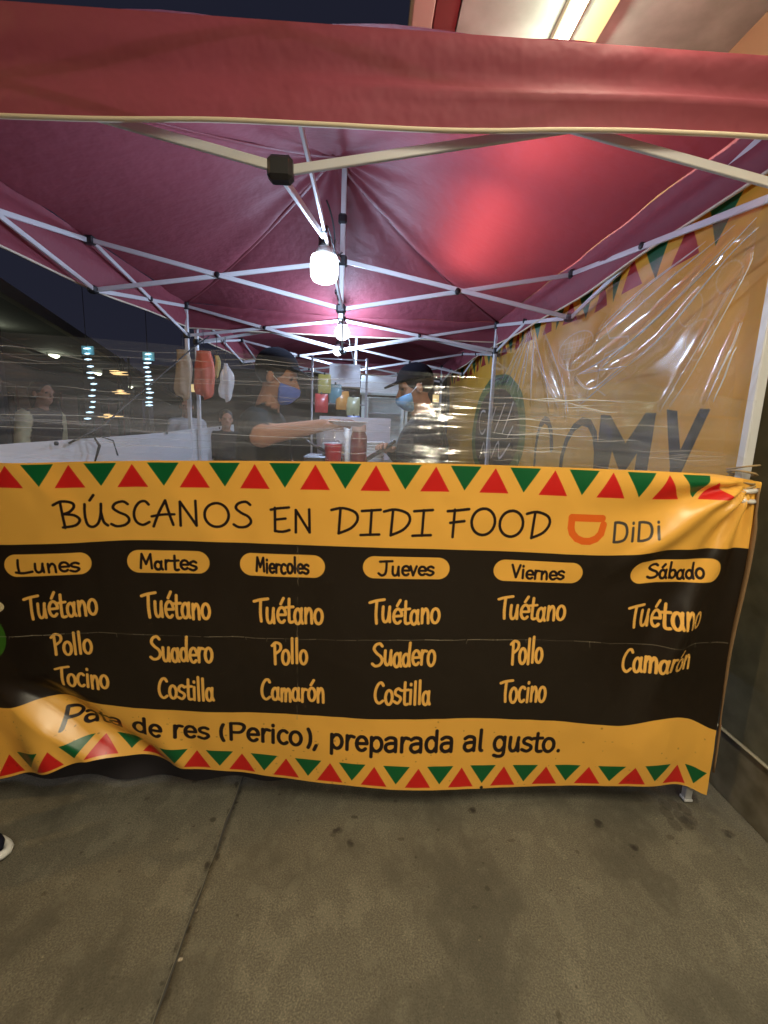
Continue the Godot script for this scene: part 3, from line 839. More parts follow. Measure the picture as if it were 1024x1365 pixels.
func white_sheet() -> void:
	var t := thing("side_tarp", "plain white tarp stretched along the street side of the stall", "tarp", Vector3(-1.745, 0, -3.0))
	var m := mat("white_tarp", lin(0.72, 0.72, 0.72), 0.55)
	m.backlight_enabled = true
	m.backlight = lin(0.5, 0.5, 0.5)
	obj("cloth", sheet(110, 40, func(u, v):
		var z: float = lerpf(-1.55, -6.0, u)
		var y: float = lerpf(lerpf(1.215, 1.35, u) - 0.02 * sin(PI * u), 0.12, v)
		return Vector3(0.012 * sin(z * 3.0 + v * 2.0) + 0.008 * noise.get_noise_2d(z * 120.0, y * 160.0) + 0.01 * sin(z * 9.0 + y * 8.0) * v, y, z + 3.0)), m, t)
	for z in [-2.6, -4.0, -5.4]:
		obj("eyelet", tubem([Vector3(0.018, 1.19 + (-1.55 - z) * 0.03, z + 3.0), Vector3(0.03, 1.19 + (-1.55 - z) * 0.03, z + 3.0)], 0.012, 10), mat("black_joint", lin(0.018, 0.018, 0.02), 0.45), t)

# ---------------------------------------------------------------- people
func hand(st: SurfaceTool, wrist: Vector3, fwd: Vector3, palm: Vector3, side: float, curl: float, cols: Array) -> void:
	fwd = fwd.normalized()
	palm = (palm - fwd * palm.dot(fwd)).normalized()
	var s := fwd.cross(palm) * side                # towards the thumb
	var f := Field.new(wrist - Vector3.ONE * 0.23, wrist + Vector3.ONE * 0.23, 0.0052)
	for i in 4:
		var w := (1.5 - i) * 0.021
		var kn := wrist + fwd * (0.088 - 0.004 * absf(i - 1)) + s * w
		f.cap(wrist + s * w * 0.5, kn, 0.017, 0.0125, 1, 0.012)
		var l: float = [0.075, 0.084, 0.078, 0.06][i]
		var d := fwd
		var q := kn
		for j in 3:
			d = d.rotated(s.normalized() * -side if false else fwd.cross(palm).normalized(), curl * (0.55 if j == 0 else 0.8))
			var e: Vector3 = q + d * l * [0.45, 0.3, 0.25][j]
			f.cap(q, e, 0.0098 - j * 0.0008, 0.0092 - j * 0.0009, 1, 0.004)
			q = e
	var th := wrist + fwd * 0.03 + s * 0.024
	var t1 := th + (fwd * 0.6 + s * 0.7 + palm * 0.3).normalized() * 0.042
	f.cap(wrist + fwd * 0.015 + s * 0.012, th, 0.016, 0.013, 1, 0.01)
	f.cap(th, t1, 0.013, 0.0108, 1, 0.006)
	f.cap(t1, t1 + (fwd * 0.8 + s * 0.15 + palm * 0.4).normalized() * 0.034, 0.0105, 0.009, 1, 0.004)
	f.mesh(st, cols)

# local axes: z forward, x to the person's left
func person(label: String, group: String, at: Vector3, turn: float, tall: float, pose: Dictionary, look: Dictionary) -> Node3D:
	var root := thing("person", label, "person", at, turn, group)
	var k := tall / 1.75
	var cols := [look.shirt, look.skin, look.trousers, look.shoes, look.get("sleeve", look.shirt), look.get("apron", look.shirt), Color(0.02, 0.015, 0.012), look.get("sole", look.shoes)]
	var st := begin()
	var lean: float = pose.get("lean", 0.0)
	var V := func(x, y, z) -> Vector3: return Vector3(x, y, z + lean * maxf(0.0, y - 0.95)) * k
	var f := Field.new(Vector3(-0.5, -0.02, -0.42) * k, Vector3(0.5, 1.56, 0.62) * k, 0.0145)
	var b: float = look.get("bulk", 1.0)
	# trunk
	f.ell(V.call(0, 1.28, 0.0), Vector3(0.175 * b, 0.2, 0.118 * b) * k, Basis(), 0, 0.05)
	f.ell(V.call(0, 1.07, 0.02), Vector3(0.158 * b, 0.17, 0.118 * b) * k, Basis(), 0, 0.06)
	f.ell(V.call(0, 0.92, 0.0), Vector3(0.168 * b, 0.13, 0.12 * b) * k, Basis(), 2 if not look.has("long") else 0, 0.05)
	f.cap(V.call(-0.15, 1.425, -0.01), V.call(0.15, 1.425, -0.01), 0.062 * k, 0.062 * k, 0, 0.05)
	f.cap(V.call(0, 1.44, -0.012), V.call(0, 1.56, 0.012), 0.06 * k, 0.052 * k, 1, 0.025)
	if look.has("apron"): f.ell(V.call(0, 1.0, 0.085), Vector3(0.13, 0.24, 0.055) * k, Basis(), 5, 0.02)
	# legs and shoes
	for s in [-1.0, 1.0]:
		var step: float = pose.get("step", 0.0) * s
		f.cap(V.call(s * 0.088, 0.9, 0), V.call(s * 0.1, 0.5, 0.02 + step * 0.5), 0.092 * k, 0.062 * k, 2, 0.04)
		f.cap(V.call(s * 0.1, 0.5, 0.02 + step * 0.5), V.call(s * 0.105, 0.1, -0.01 + step), 0.062 * k, 0.05 * k, 2, 0.02)
		f.ell(V.call(s * 0.11, 0.045, 0.075 + step), Vector3(0.05, 0.05, 0.145) * k, Basis(), 3, 0.03)
	# arms
	for s in [-1.0, 1.0]:
		var e3: Array = pose.left_elbow if s > 0 else pose.right_elbow
		var w3: Array = pose.left_wrist if s > 0 else pose.right_wrist
		var sh: Vector3 = V.call(s * 0.185 * (0.85 + 0.15 * b), 1.405, -0.01)
		var el: Vector3 = V.call(e3[0], e3[1], e3[2])
		var wr: Vector3 = V.call(w3[0], w3[1], w3[2])
		var bare: bool = look.get("bare", false)
		f.cap(sh, sh.lerp(el, 0.82 if bare else 1.0), 0.066 * k * b, (0.06 if bare else 0.05) * k, 4, 0.035)
		if bare: f.cap(sh.lerp(el, 0.7), el, 0.046 * k, 0.043 * k, 1, 0.012)
		f.cap(el, wr, 0.045 * k, 0.03 * k, 1 if bare else 4, 0.02)
	for i in f.d.size():                           # creases of the clothes
		if f.t[i] != 1 and f.t[i] != 3 and absf(f.d[i]) < 0.05:
			var q := Vector3(i % f.nx, (i / f.nx) % f.ny, i / (f.nx * f.ny)) * f.c
			f.d[i] += 0.012 * absf(noise.get_noise_3d(q.x * 1100.0 + q.y * 500.0, q.y * 1000.0 + at.x * 77.0, q.z * 1100.0)) - 0.003
	f.mesh(st, cols)
	for s in [-1.0, 1.0]:
		var e3: Array = pose.left_elbow if s > 0 else pose.right_elbow
		var w3: Array = pose.left_wrist if s > 0 else pose.right_wrist
		var el: Vector3 = V.call(e3[0], e3[1], e3[2])
		var wr: Vector3 = V.call(w3[0], w3[1], w3[2])
		hand(st, wr - (wr - el).normalized() * 0.008, wr - el, Vector3(-s, 0, 0) if pose.get("hang", false) else Vector3(-s * 0.4, -1, 0), s if pose.get("hang", false) else -s * 1.0, pose.get("curl", 0.45), cols)
	# head
	var hc: Vector3 = V.call(0, 1.635, 0.035)
	var hb := Basis.from_euler(Vector3(pose.get("nod", 0.0), pose.get("gaze", 0.0), 0))
	var H := func(x, y, z) -> Vector3: return hc + hb * Vector3(x, y, z) * k
	var h := Field.new(hc - Vector3.ONE * 0.19, hc + Vector3.ONE * 0.19, 0.0075)
	h.ell(H.call(0, 0.035, -0.012), Vector3(0.076, 0.088, 0.096) * k, hb, 1, 0.02)
	h.ell(H.call(0, -0.04, 0.022), Vector3(0.058, 0.075, 0.066) * k, hb, 1, 0.03)
	h.cap(H.call(0, -0.05, -0.012), H.call(0, -0.14, -0.03), 0.052 * k, 0.055 * k, 1, 0.02)
	h.cap(H.call(0, 0.012, 0.086), H.call(0, -0.026, 0.106), 0.009 * k, 0.014 * k, 1, 0.012)
	h.cap(H.call(-0.045, 0.03, 0.07), H.call(0.045, 0.03, 0.07), 0.012 * k, 0.012 * k, 1, 0.02)
	h.ell(H.call(0, -0.068, 0.082), Vector3(0.024, 0.009, 0.009) * k, hb, 1, 0.008)
	for s in [-1.0, 1.0]:
		h.ell(H.call(s * 0.079, -0.002, -0.012), Vector3(0.011, 0.031, 0.019) * k, hb, 1, 0.006)
		h.ell(H.call(s * 0.032, 0.008, 0.074), Vector3(0.013, 0.008, 0.009) * k, hb, 6, 0.004)
	h.mesh(st, cols)
	var body_m := mat("body", Color.WHITE, 0.8, 0.0, 0.25)
	body_m.vertex_color_use_as_albedo = true
	obj("body", st, body_m, root)
	if look.has("sole"):
		for s in [-1.0, 1.0]:
			var ring := []
			for i in 25:
				var a := TAU * i / 24.0
				ring.append(Vector3(s * 0.11 + cos(a) * 0.054, 0.02, 0.075 + pose.get("step", 0.0) * s + sin(a) * 0.15) * k)
			obj("shoe_sole", tubem(ring, 0.013, 8), mat("white_sole", lin(0.7, 0.7, 0.68), 0.6), root)
	# hair and headgear
	var hair := Field.new(hc - Vector3.ONE * 0.24, hc + Vector3.ONE * 0.2, 0.009)
	hair.ell(H.call(0, 0.042, -0.022), Vector3(0.086, 0.094, 0.1) * k, hb, 0, 0.02)
	if look.get("long_hair", false): hair.cap(H.call(0, 0.0, -0.075), H.call(0, -0.16, -0.09), 0.075 * k, 0.05 * k, 0, 0.04)
	hair.clip(H.call(0, 0.03, 0.075), hb * Vector3(0, -0.72, 0.69))
	if not look.get("long_hair", false): hair.clip(H.call(0, -0.055, 0), hb * Vector3(0, -1, 0))
	var hs := begin()
	hair.mesh(hs, [Color.WHITE])
	obj("hair", hs, mat("dark_hair", lin(0.012, 0.009, 0.008), 0.5), root)
	if look.has("cap"):
		var cf := Field.new(hc - Vector3.ONE * 0.2, hc + Vector3.ONE * 0.26, 0.009)
		cf.ell(H.call(0, 0.055, -0.015), Vector3(0.094, 0.092, 0.108) * k, hb, 0, 0.02)
		cf.clip(H.call(0, 0.045, 0), hb * Vector3(0, -1, 0.1).normalized())
		cf.ell(H.call(0, 0.055, 0.105), Vector3(0.07, 0.009, 0.075) * k, hb * Basis(Vector3.RIGHT, 0.16), 0, 0.012)
		var cs := begin()
		cf.mesh(cs, [Color.WHITE])
		obj("cap", cs, mat("cap_" + str(look.cap), look.cap, 0.95, 0.0, 0.15), root)
	if look.has("mask"):
		var mf := Field.new(hc - Vector3.ONE * 0.18, hc + Vector3.ONE * 0.18, 0.007)
		mf.ell(H.call(0, -0.045, 0.03), Vector3(0.068, 0.078, 0.086) * k, hb, 0, 0.02)
		mf.cap(H.call(0, -0.02, 0.1), H.call(0, -0.05, 0.105), 0.018 * k, 0.02 * k, 0, 0.02)
		mf.clip(H.call(0, -0.012, 0), hb * Vector3(0, 1, 0.12).normalized())
		mf.clip(H.call(0, 0, 0.035), hb * Vector3(0, 0, -1))
		var ms := begin()
		mf.mesh(ms, [Color.WHITE])
		var mask := obj("face_mask", ms, mat("mask_" + str(look.mask), look.mask, 0.75), root)
		for s in [-1.0, 1.0]:
			obj("ear_loop", tubem([H.call(s * 0.062, -0.02, 0.04), H.call(s * 0.082, 0.01, 0.0), H.call(s * 0.084, 0.02, -0.03)], 0.002, 4), mat("white_steel", Color.WHITE), mask)
	return root

# ---------------------------------------------------------------- the place
func concrete_print() -> ImageTexture:            # 3 m square of old stained concrete
	var n := 1280
	var im := Image.create(n, n, false, Image.FORMAT_RGB8)
	var big := FastNoiseLite.new()
	big.seed = 3
	big.frequency = 0.0036
	big.fractal_octaves = 4
	var mid := FastNoiseLite.new()
	mid.seed = 9
	mid.frequency = 0.022
	mid.fractal_octaves = 5
	var fine := FastNoiseLite.new()
	fine.seed = 21
	fine.frequency = 0.42
	fine.fractal_octaves = 2
	var base := lin(0.12, 0.109, 0.08)
	var grime := lin(0.068, 0.062, 0.045)
	var pale := lin(0.19, 0.175, 0.13)
	for y in n:
		for x in n:
			var b := big.get_noise_2d(x, y)
			var m := mid.get_noise_2d(x, y * 0.75)
			var f := fine.get_noise_2d(x, y)
			var c := base.lerp(grime, smoothstep(-0.1, 0.42, b + m * 0.6) * 0.5)
			c = c.lerp(pale, smoothstep(0.1, 0.5, m - b * 0.7 + f * 0.2) * 0.4)
			if b + m * 0.4 + f * 0.55 > 0.44: c = c.lerp(grime, 0.7)      # worn pits in the darker patches
			if m - f * 0.9 > 0.6: c = c.lerp(pale, 0.5)
			im.set_pixel(x, y, c * (1.0 + f * 0.34))
	var p := Print.new(-1.5, 2.4, 3.0, 3.0, n / 3.0, Color.BLACK)
	im.convert(Image.FORMAT_RGBA8)
	p.im = im
	for k in 700:                                  # grit, gum and drips
		var a := Vector2(rng.randf_range(-1.5, 1.5), rng.randf_range(-0.6, 2.4))
		var r := rng.randf_range(0.0015, 0.005)
		if k % 3 == 0: p.disc(a, Vector2(r * 0.7, r * 0.6), Color(0.66, 0.62, 0.5, rng.randf_range(0.2, 0.6)))
		else: p.disc(a, Vector2(r, r * rng.randf_range(0.6, 1.0)), Color(0.15, 0.13, 0.1, rng.randf_range(0.2, 0.6)))
	for k in 60:                                   # trodden-in gum
		p.disc(Vector2(rng.randf_range(-1.5, 1.5), rng.randf_range(-0.6, 2.4)), Vector2(rng.randf_range(0.006, 0.014), rng.randf_range(0.005, 0.01)), Color(0.17, 0.15, 0.11, rng.randf_range(0.25, 0.55)))
	for k in 140:                                  # drag marks and splashes
		var a := Vector2(rng.randf_range(-1.5, 1.5), rng.randf_range(-0.3, 1.7))
		p.line(a, a + Vector2(rng.randf_range(-0.012, 0.012), rng.randf_range(-0.09, 0.09)), rng.randf_range(0.001, 0.003), Color(0.62, 0.58, 0.47, rng.randf_range(0.06, 0.22)))
	for s in [[-0.07, 1.36, 0.018], [-0.02, 1.315, 0.014], [0.42, 1.45, 0.016], [0.87, 1.40, 0.022], [0.95, 1.30, 0.016], [1.33, 1.36, 0.02]]:   # dark spots before the banner
		for k in 7: p.disc(Vector2(s[0], s[1]) + Vector2(rng.randf_range(-1, 1), rng.randf_range(-1, 1)) * s[2] * 0.6, Vector2.ONE * s[2] * rng.randf_range(0.3, 0.7), Color(0.13, 0.11, 0.085, 0.28))
	for k in 9: p.disc(Vector2(1.2 + rng.randf_range(-0.06, 0.05), 1.44 + rng.randf_range(-0.05, 0.05)), Vector2(0.02, 0.03), Color(0.13, 0.11, 0.085, 0.25))
	for s in [[-0.452, 1.10], [-0.447, 0.975]]: p.disc(Vector2(s[0], s[1]), Vector2(0.006, 0.005), Color(0.85, 0.82, 0.75))
	for k in 240:                                  # dirt along the joint
		p.disc(Vector2(-0.458 + rng.randf_range(-0.014, 0.014), rng.randf_range(-0.6, 2.4)), Vector2(rng.randf_range(0.002, 0.008), rng.randf_range(0.004, 0.016)), Color(0.14, 0.12, 0.09, rng.randf_range(0.15, 0.5)))
	return ImageTexture.create_from_image(p.im)

func ground() -> void:
	var m := mat("concrete", Color.WHITE, 0.82)
	m.albedo_texture = concrete_print()
	m.heightmap_enabled = true
	m.heightmap_texture = noise_tex(31, 0.05, Color.BLACK, Color.WHITE, 1024, 6)
	m.heightmap_scale = 0.18
	m.uv1_scale = Vector3(1, 1, 1)
	var g := structure(obj("ground", sheet(2, 2, func(u, v): return Vector3(lerpf(-90, 90, u), -0.0145, lerpf(14, -140, v))), mat("asphalt", lin(0.06, 0.055, 0.05), 0.9)))
	var xs := [-11.2, -7.7, -4.1, -0.458, 1.49]
	var zs := [3.2, -4.8, -12.8]
	for i in xs.size() - 1:
		for j in zs.size() - 1:
			var x0: float = xs[i] + 0.003
			var x1: float = xs[i + 1] - 0.003
			var z0: float = zs[j] - 0.005
			var z1: float = zs[j + 1] + 0.005
			var near := i >= 2 and j == 0
			var nu := 90 if near else 6
			var nv := 130 if near else 8
			var st := begin()
			st.set_smooth_group(0)
			var pt := func(a: int, b: int) -> Vector3:
				var x := lerpf(x0, x1, float(a) / nu)
				var z := lerpf(z0, z1, float(b) / nv)
				var y := 0.004 * noise.get_noise_2d(x * 60.0, z * 60.0) if near else 0.0
				if near and (a == 0 or a == nu):
					x += 0.007 * noise.get_noise_2d(z * 1500.0, i * 70.0) * (1.0 if a == 0 else -1.0)
					y -= 0.0035 + 0.003 * noise.get_noise_2d(z * 700.0, 9.0)
				return Vector3(x, y - 0.004, z)
			for a in nu:
				for b in nv:
					for q in [[a, b], [a, b + 1], [a + 1, b], [a + 1, b], [a, b + 1], [a + 1, b + 1]]:
						var v: Vector3 = pt.call(q[0], q[1])
						st.set_uv(Vector2((v.x + 1.5) / 3.0, (v.z + 2.4) / 3.0))
						st.add_vertex(v)
			for e in [0, nu]:                       # slab edges going down into the joint
				for b in nv:
					var p1: Vector3 = pt.call(e, b)
					var p2: Vector3 = pt.call(e, b + 1)
					st.set_uv(Vector2(0.3, 0.3))
					quad(st, p1, p2, p2 + Vector3(0, -0.03, 0), p1 + Vector3(0, -0.03, 0), Vector3(-1 if e == 0 else 1, 0, 0))
			obj("concrete_slab", st, m, g)

func building() -> void:                           # shop front on the right with its soffit
	var t := thing("shop_building", "dark green shop wall with orange upper part and grey soffit above the stall", "building", Vector3(1.45, 0, -3.0))
	var olive := mat("olive_paint", lin(0.14, 0.135, 0.095), 0.55)
	olive.heightmap_enabled = true
	olive.heightmap_texture = noise_tex(41, 0.03, Color.BLACK, Color.WHITE, 512, 5)
	olive.heightmap_scale = 0.08
	olive.uv1_triplanar = true
	olive.uv1_scale = Vector3(1.2, 1.2, 1.2)
	olive.albedo_texture = noise_tex(42, 0.012, Color(0.78, 0.78, 0.76), Color(1, 1, 1), 512, 5)
	var base := mat("plinth_paint", lin(0.2, 0.185, 0.135), 0.6)
	base.uv1_triplanar = true
	base.albedo_texture = noise_tex(43, 0.016, Color(0.7, 0.68, 0.62), Color(1, 1, 1), 512, 5)
	var orange := mat("orange_plaster", lin(0.34, 0.22, 0.12), 0.85)
	var soffit_m := mat("soffit_paint", lin(0.42, 0.56, 0.54), 0.85)
	soffit_m.uv1_triplanar = true
	soffit_m.albedo_texture = noise_tex(44, 0.008, Color(0.82, 0.83, 0.82), Color(1, 1, 1), 512, 5)
	obj("plinth", bx(Vector3(0.2, 0.256, 12.0), Vector3(0.088, 0.12, 0.0), 0.006), base, t)
	obj("wall", bx(Vector3(0.2, 1.75, 12.0), Vector3(0.1, 1.125, 0.0), 0.0), olive, t)
	obj("upper_wall", bx(Vector3(0.2, 1.05, 12.0), Vector3(0.1, 2.526, 0.0), 0.0), orange, t)
	var edge := tubem([Vector3(-0.014, 0.249, 6.0), Vector3(-0.014, 0.249, -6.0)], 0.006, 6)
	obj("plinth_lip", edge, mat("lip_paint", lin(0.26, 0.24, 0.18), 0.6), t)
	obj("soffit", bx(Vector3(1.2, 0.06, 12.0), Vector3(-0.55, 3.005, 0.0), 0.0), soffit_m, t)
	obj("edge_beam", bx(Vector3(0.095, 0.1, 12.0), Vector3(-1.2, 3.03, 0.0), 0.004), mat("red_beam", lin(0.2, 0.045, 0.05), 0.6), t)
	obj("fascia", bx(Vector3(0.085, 0.16, 12.0), Vector3(-1.292, 3.06, 0.0), 0.004), mat("white_fascia", lin(0.62, 0.58, 0.53), 0.6), t)
	var dome := obj("roof_slab", bx(Vector3(1.6, 0.12, 12.0), Vector3(-0.53, 3.2, 0.0), 0.0), mat("roof_grey", lin(0.2, 0.2, 0.2), 0.9), t)
	dome.name = "roof_slab"

func tube_light(z: float, label: String, energy: float) -> void:  # strip fitting with one bare tube, length 1.24 m along z
	var t := thing("fluorescent_light", label, "light", Vector3(0.72, 2.974, z), 0.0, "strip lights under the soffit")
	obj("housing", bx(Vector3(0.07, 0.04, 1.3), Vector3(0.0, -0.02, 0), 0.006), mat("cream_housing", lin(0.55, 0.5, 0.36), 0.5), t)
	var st := begin()
	quad(st, Vector3(0.07, -0.01, -0.65), Vector3(0.07, -0.01, 0.65), Vector3(0.145, -0.03, 0.65), Vector3(0.145, -0.03, -0.65), Vector3(0.2, -1, 0))
	quad(st, Vector3(0.07, -0.006, -0.65), Vector3(0.07, -0.006, 0.65), Vector3(0.147, -0.026, 0.65), Vector3(0.147, -0.026, -0.65), Vector3(-0.2, 1, 0))
	obj("reflector_wing", st, mat("yellowed_reflector", lin(0.70, 0.65, 0.34), 0.4), t)
	for s in [-1.0, 1.0]:
		obj("lamp_holder", bx(Vector3(0.03, 0.08, 0.02), Vector3(-0.02, -0.078, s * 0.625), 0.004), mat("cream_housing", lin(0.55, 0.5, 0.36), 0.5), t)
	var glow := mat("lit_tube", Color(1, 0.99, 0.95), 0.4)
	glow.emission_enabled = true
	glow.emission = Color(1.0, 0.96, 0.86)
	glow.emission_energy_multiplier = 26.0
	obj("lit_tube", tubem([Vector3(-0.02, -0.1, -0.615), Vector3(-0.02, -0.1, 0.0), Vector3(-0.02, -0.1, 0.615)], 0.0165, 14), glow, t)
	var a := AreaLight3D.new()
	a.name = "tube_light"
	t.add_child(a)
	a.position = Vector3(-0.02, -0.12, 0)
	a.rotation = Vector3(-PI / 2, 0, 0)
	a.area_size = Vector2(0.034, 1.2)
	a.light_color = Color(1.0, 0.95, 0.83)
	a.light_energy = energy
	a.area_range = 30.0
	a.shadow_enabled = true

const TUBE := 2.2
const WALK := 5.8
const BULB := 1.0

func bulb(at: Vector3, r: float, label: String, cord: Array, long: bool) -> void:
	var t := thing("light_bulb", label, "light bulb", at, 0.0, "bare bulbs hung in the stalls")
	var glow := mat("lit_bulb", Color(1, 1, 1), 0.4)
	glow.emission_enabled = true
	glow.emission = Color(0.93, 0.97, 1.0)
	glow.emission_energy_multiplier = 6.0
	var prof := []
	if long:                                       # wide flat-bottomed LED bulb
		prof = [Vector2(0.0, -0.95 * r), Vector2(0.45 * r, -0.93 * r), Vector2(0.8 * r, -0.78 * r), Vector2(0.97 * r, -0.5 * r), Vector2(r, 0.0), Vector2(0.99 * r, 0.6 * r), Vector2(0.9 * r, 0.85 * r), Vector2(0.6 * r, 0.95 * r)]
	else:
		for i in 13: prof.append(Vector2(r * sin(PI * i / 13.0), -r * cos(PI * i / 13.0)))
		prof.append(Vector2(0.36 * r, 1.1 * r))
	obj("glass_bulb", lathe(prof, 24), glow, t)
	obj("collar", lathe([Vector2(0.62 * r, 0.93 * r), Vector2(0.66 * r, 1.05 * r), Vector2(0.42 * r, 1.5 * r), Vector2(0.0, 1.52 * r)], 18), mat("pale_plastic", lin(0.5, 0.5, 0.52), 0.5), t)
	obj("socket", lathe([Vector2(0.40 * r, 1.35 * r), Vector2(0.45 * r, 1.5 * r), Vector2(0.43 * r, 2.1 * r), Vector2(0.12 * r, 2.3 * r), Vector2(0.0, 2.32 * r)], 16), mat("black_joint", lin(0.018, 0.018, 0.02), 0.45), t)
	var pts := []
	for p in cord: pts.append(p - at)
	obj("flex", tubem([Vector3(0, 2.3 * r, 0)] + pts, 0.0042, 6), mat("black_joint", lin(0.018, 0.018, 0.02), 0.45), t)
	var l := OmniLight3D.new()
	l.name = "bulb_light"
	t.add_child(l)
	l.light_color = Color(0.76, 0.86, 1.0)
	l.light_energy = BULB if long else BULB * 1.4
	l.light_size = r * 0.8
	l.omni_range = 30.0
	l.omni_attenuation = 2.0
	l.shadow_enabled = true

# ---------------------------------------------------------------- stall contents
func cart() -> void:
	var t := thing("food_cart", "steel serving cart with griddle top between the two men", "food cart", Vector3(-0.115, 0, -2.95))
	var steel := mat("steel", lin(0.45, 0.45, 0.46), 0.35, 0.6)
	var w := 0.46
	var l := 1.5
	obj("worktop", bx(Vector3(w, 0.03, l), Vector3(0, 1.105, 0), 0.006), steel, t)
	for s in [-1.0, 1.0]:
		obj("side_panel", bx(Vector3(0.012, 0.5, l - 0.06), Vector3(s * (w / 2 - 0.01), 0.835, 0), 0.002), steel, t)
		obj("end_panel", bx(Vector3(w - 0.05, 0.5, 0.012), Vector3(0, 0.835, s * (l / 2 - 0.02)), 0.002), steel, t)
		for e in [-1.0, 1.0]:
			obj("leg", bx(Vector3(0.035, 1.085, 0.035), Vector3(s * (w / 2 - 0.04), 0.545, e * (l / 2 - 0.06)), 0.004), steel, t)
	obj("splash_board", bx(Vector3(w + 0.1, 0.33, 0.012), Vector3(0.0, 1.285, -l / 2 + 0.02), 0.003), mat("white_board", lin(0.66, 0.66, 0.68), 0.5), t)
	obj("griddle_rim", bx(Vector3(0.2, 0.1, 0.3), Vector3(-0.12, 1.17, 0.46), 0.008), mat("dark_steel", lin(0.1, 0.1, 0.105), 0.4, 0.5), t)

func added_shade_table() -> void:  # unseen table, added to stop bulb light passing under the banner
	var t := thing("added_shade_table", "unseen skirted table added behind the menu banner to block bulb light", "table", Vector3(-0.2, 0, -1.78))
	obj("tabletop", bx(Vector3(2.6, 0.03, 0.36), Vector3(0, 0.86, 0), 0.005), mat("white_board", lin(0.66, 0.66, 0.68), 0.5), t)
	for x in [-1.2, 1.2]:
		for z in [-0.14, 0.14]: obj("leg", tubem([Vector3(x, 0, z), Vector3(x, 0.85, z)], 0.014, 8), mat("dark_steel", lin(0.1, 0.1, 0.105), 0.4, 0.5), t)
	obj("shade_skirt", sheet(120, 14, func(u, v):
		return Vector3(lerpf(-1.32, 1.32, u), lerpf(0.88, 0.012, v), 0.2 + 0.014 * sin(u * 60.0) * v)), mat("dark_skirt", lin(0.03, 0.025, 0.03), 0.85), t)

func on_cart(called: String, label: String, category: String, x: float, z: float) -> Node3D:
	return thing(called, label, category, Vector3(x, 1.121, z))

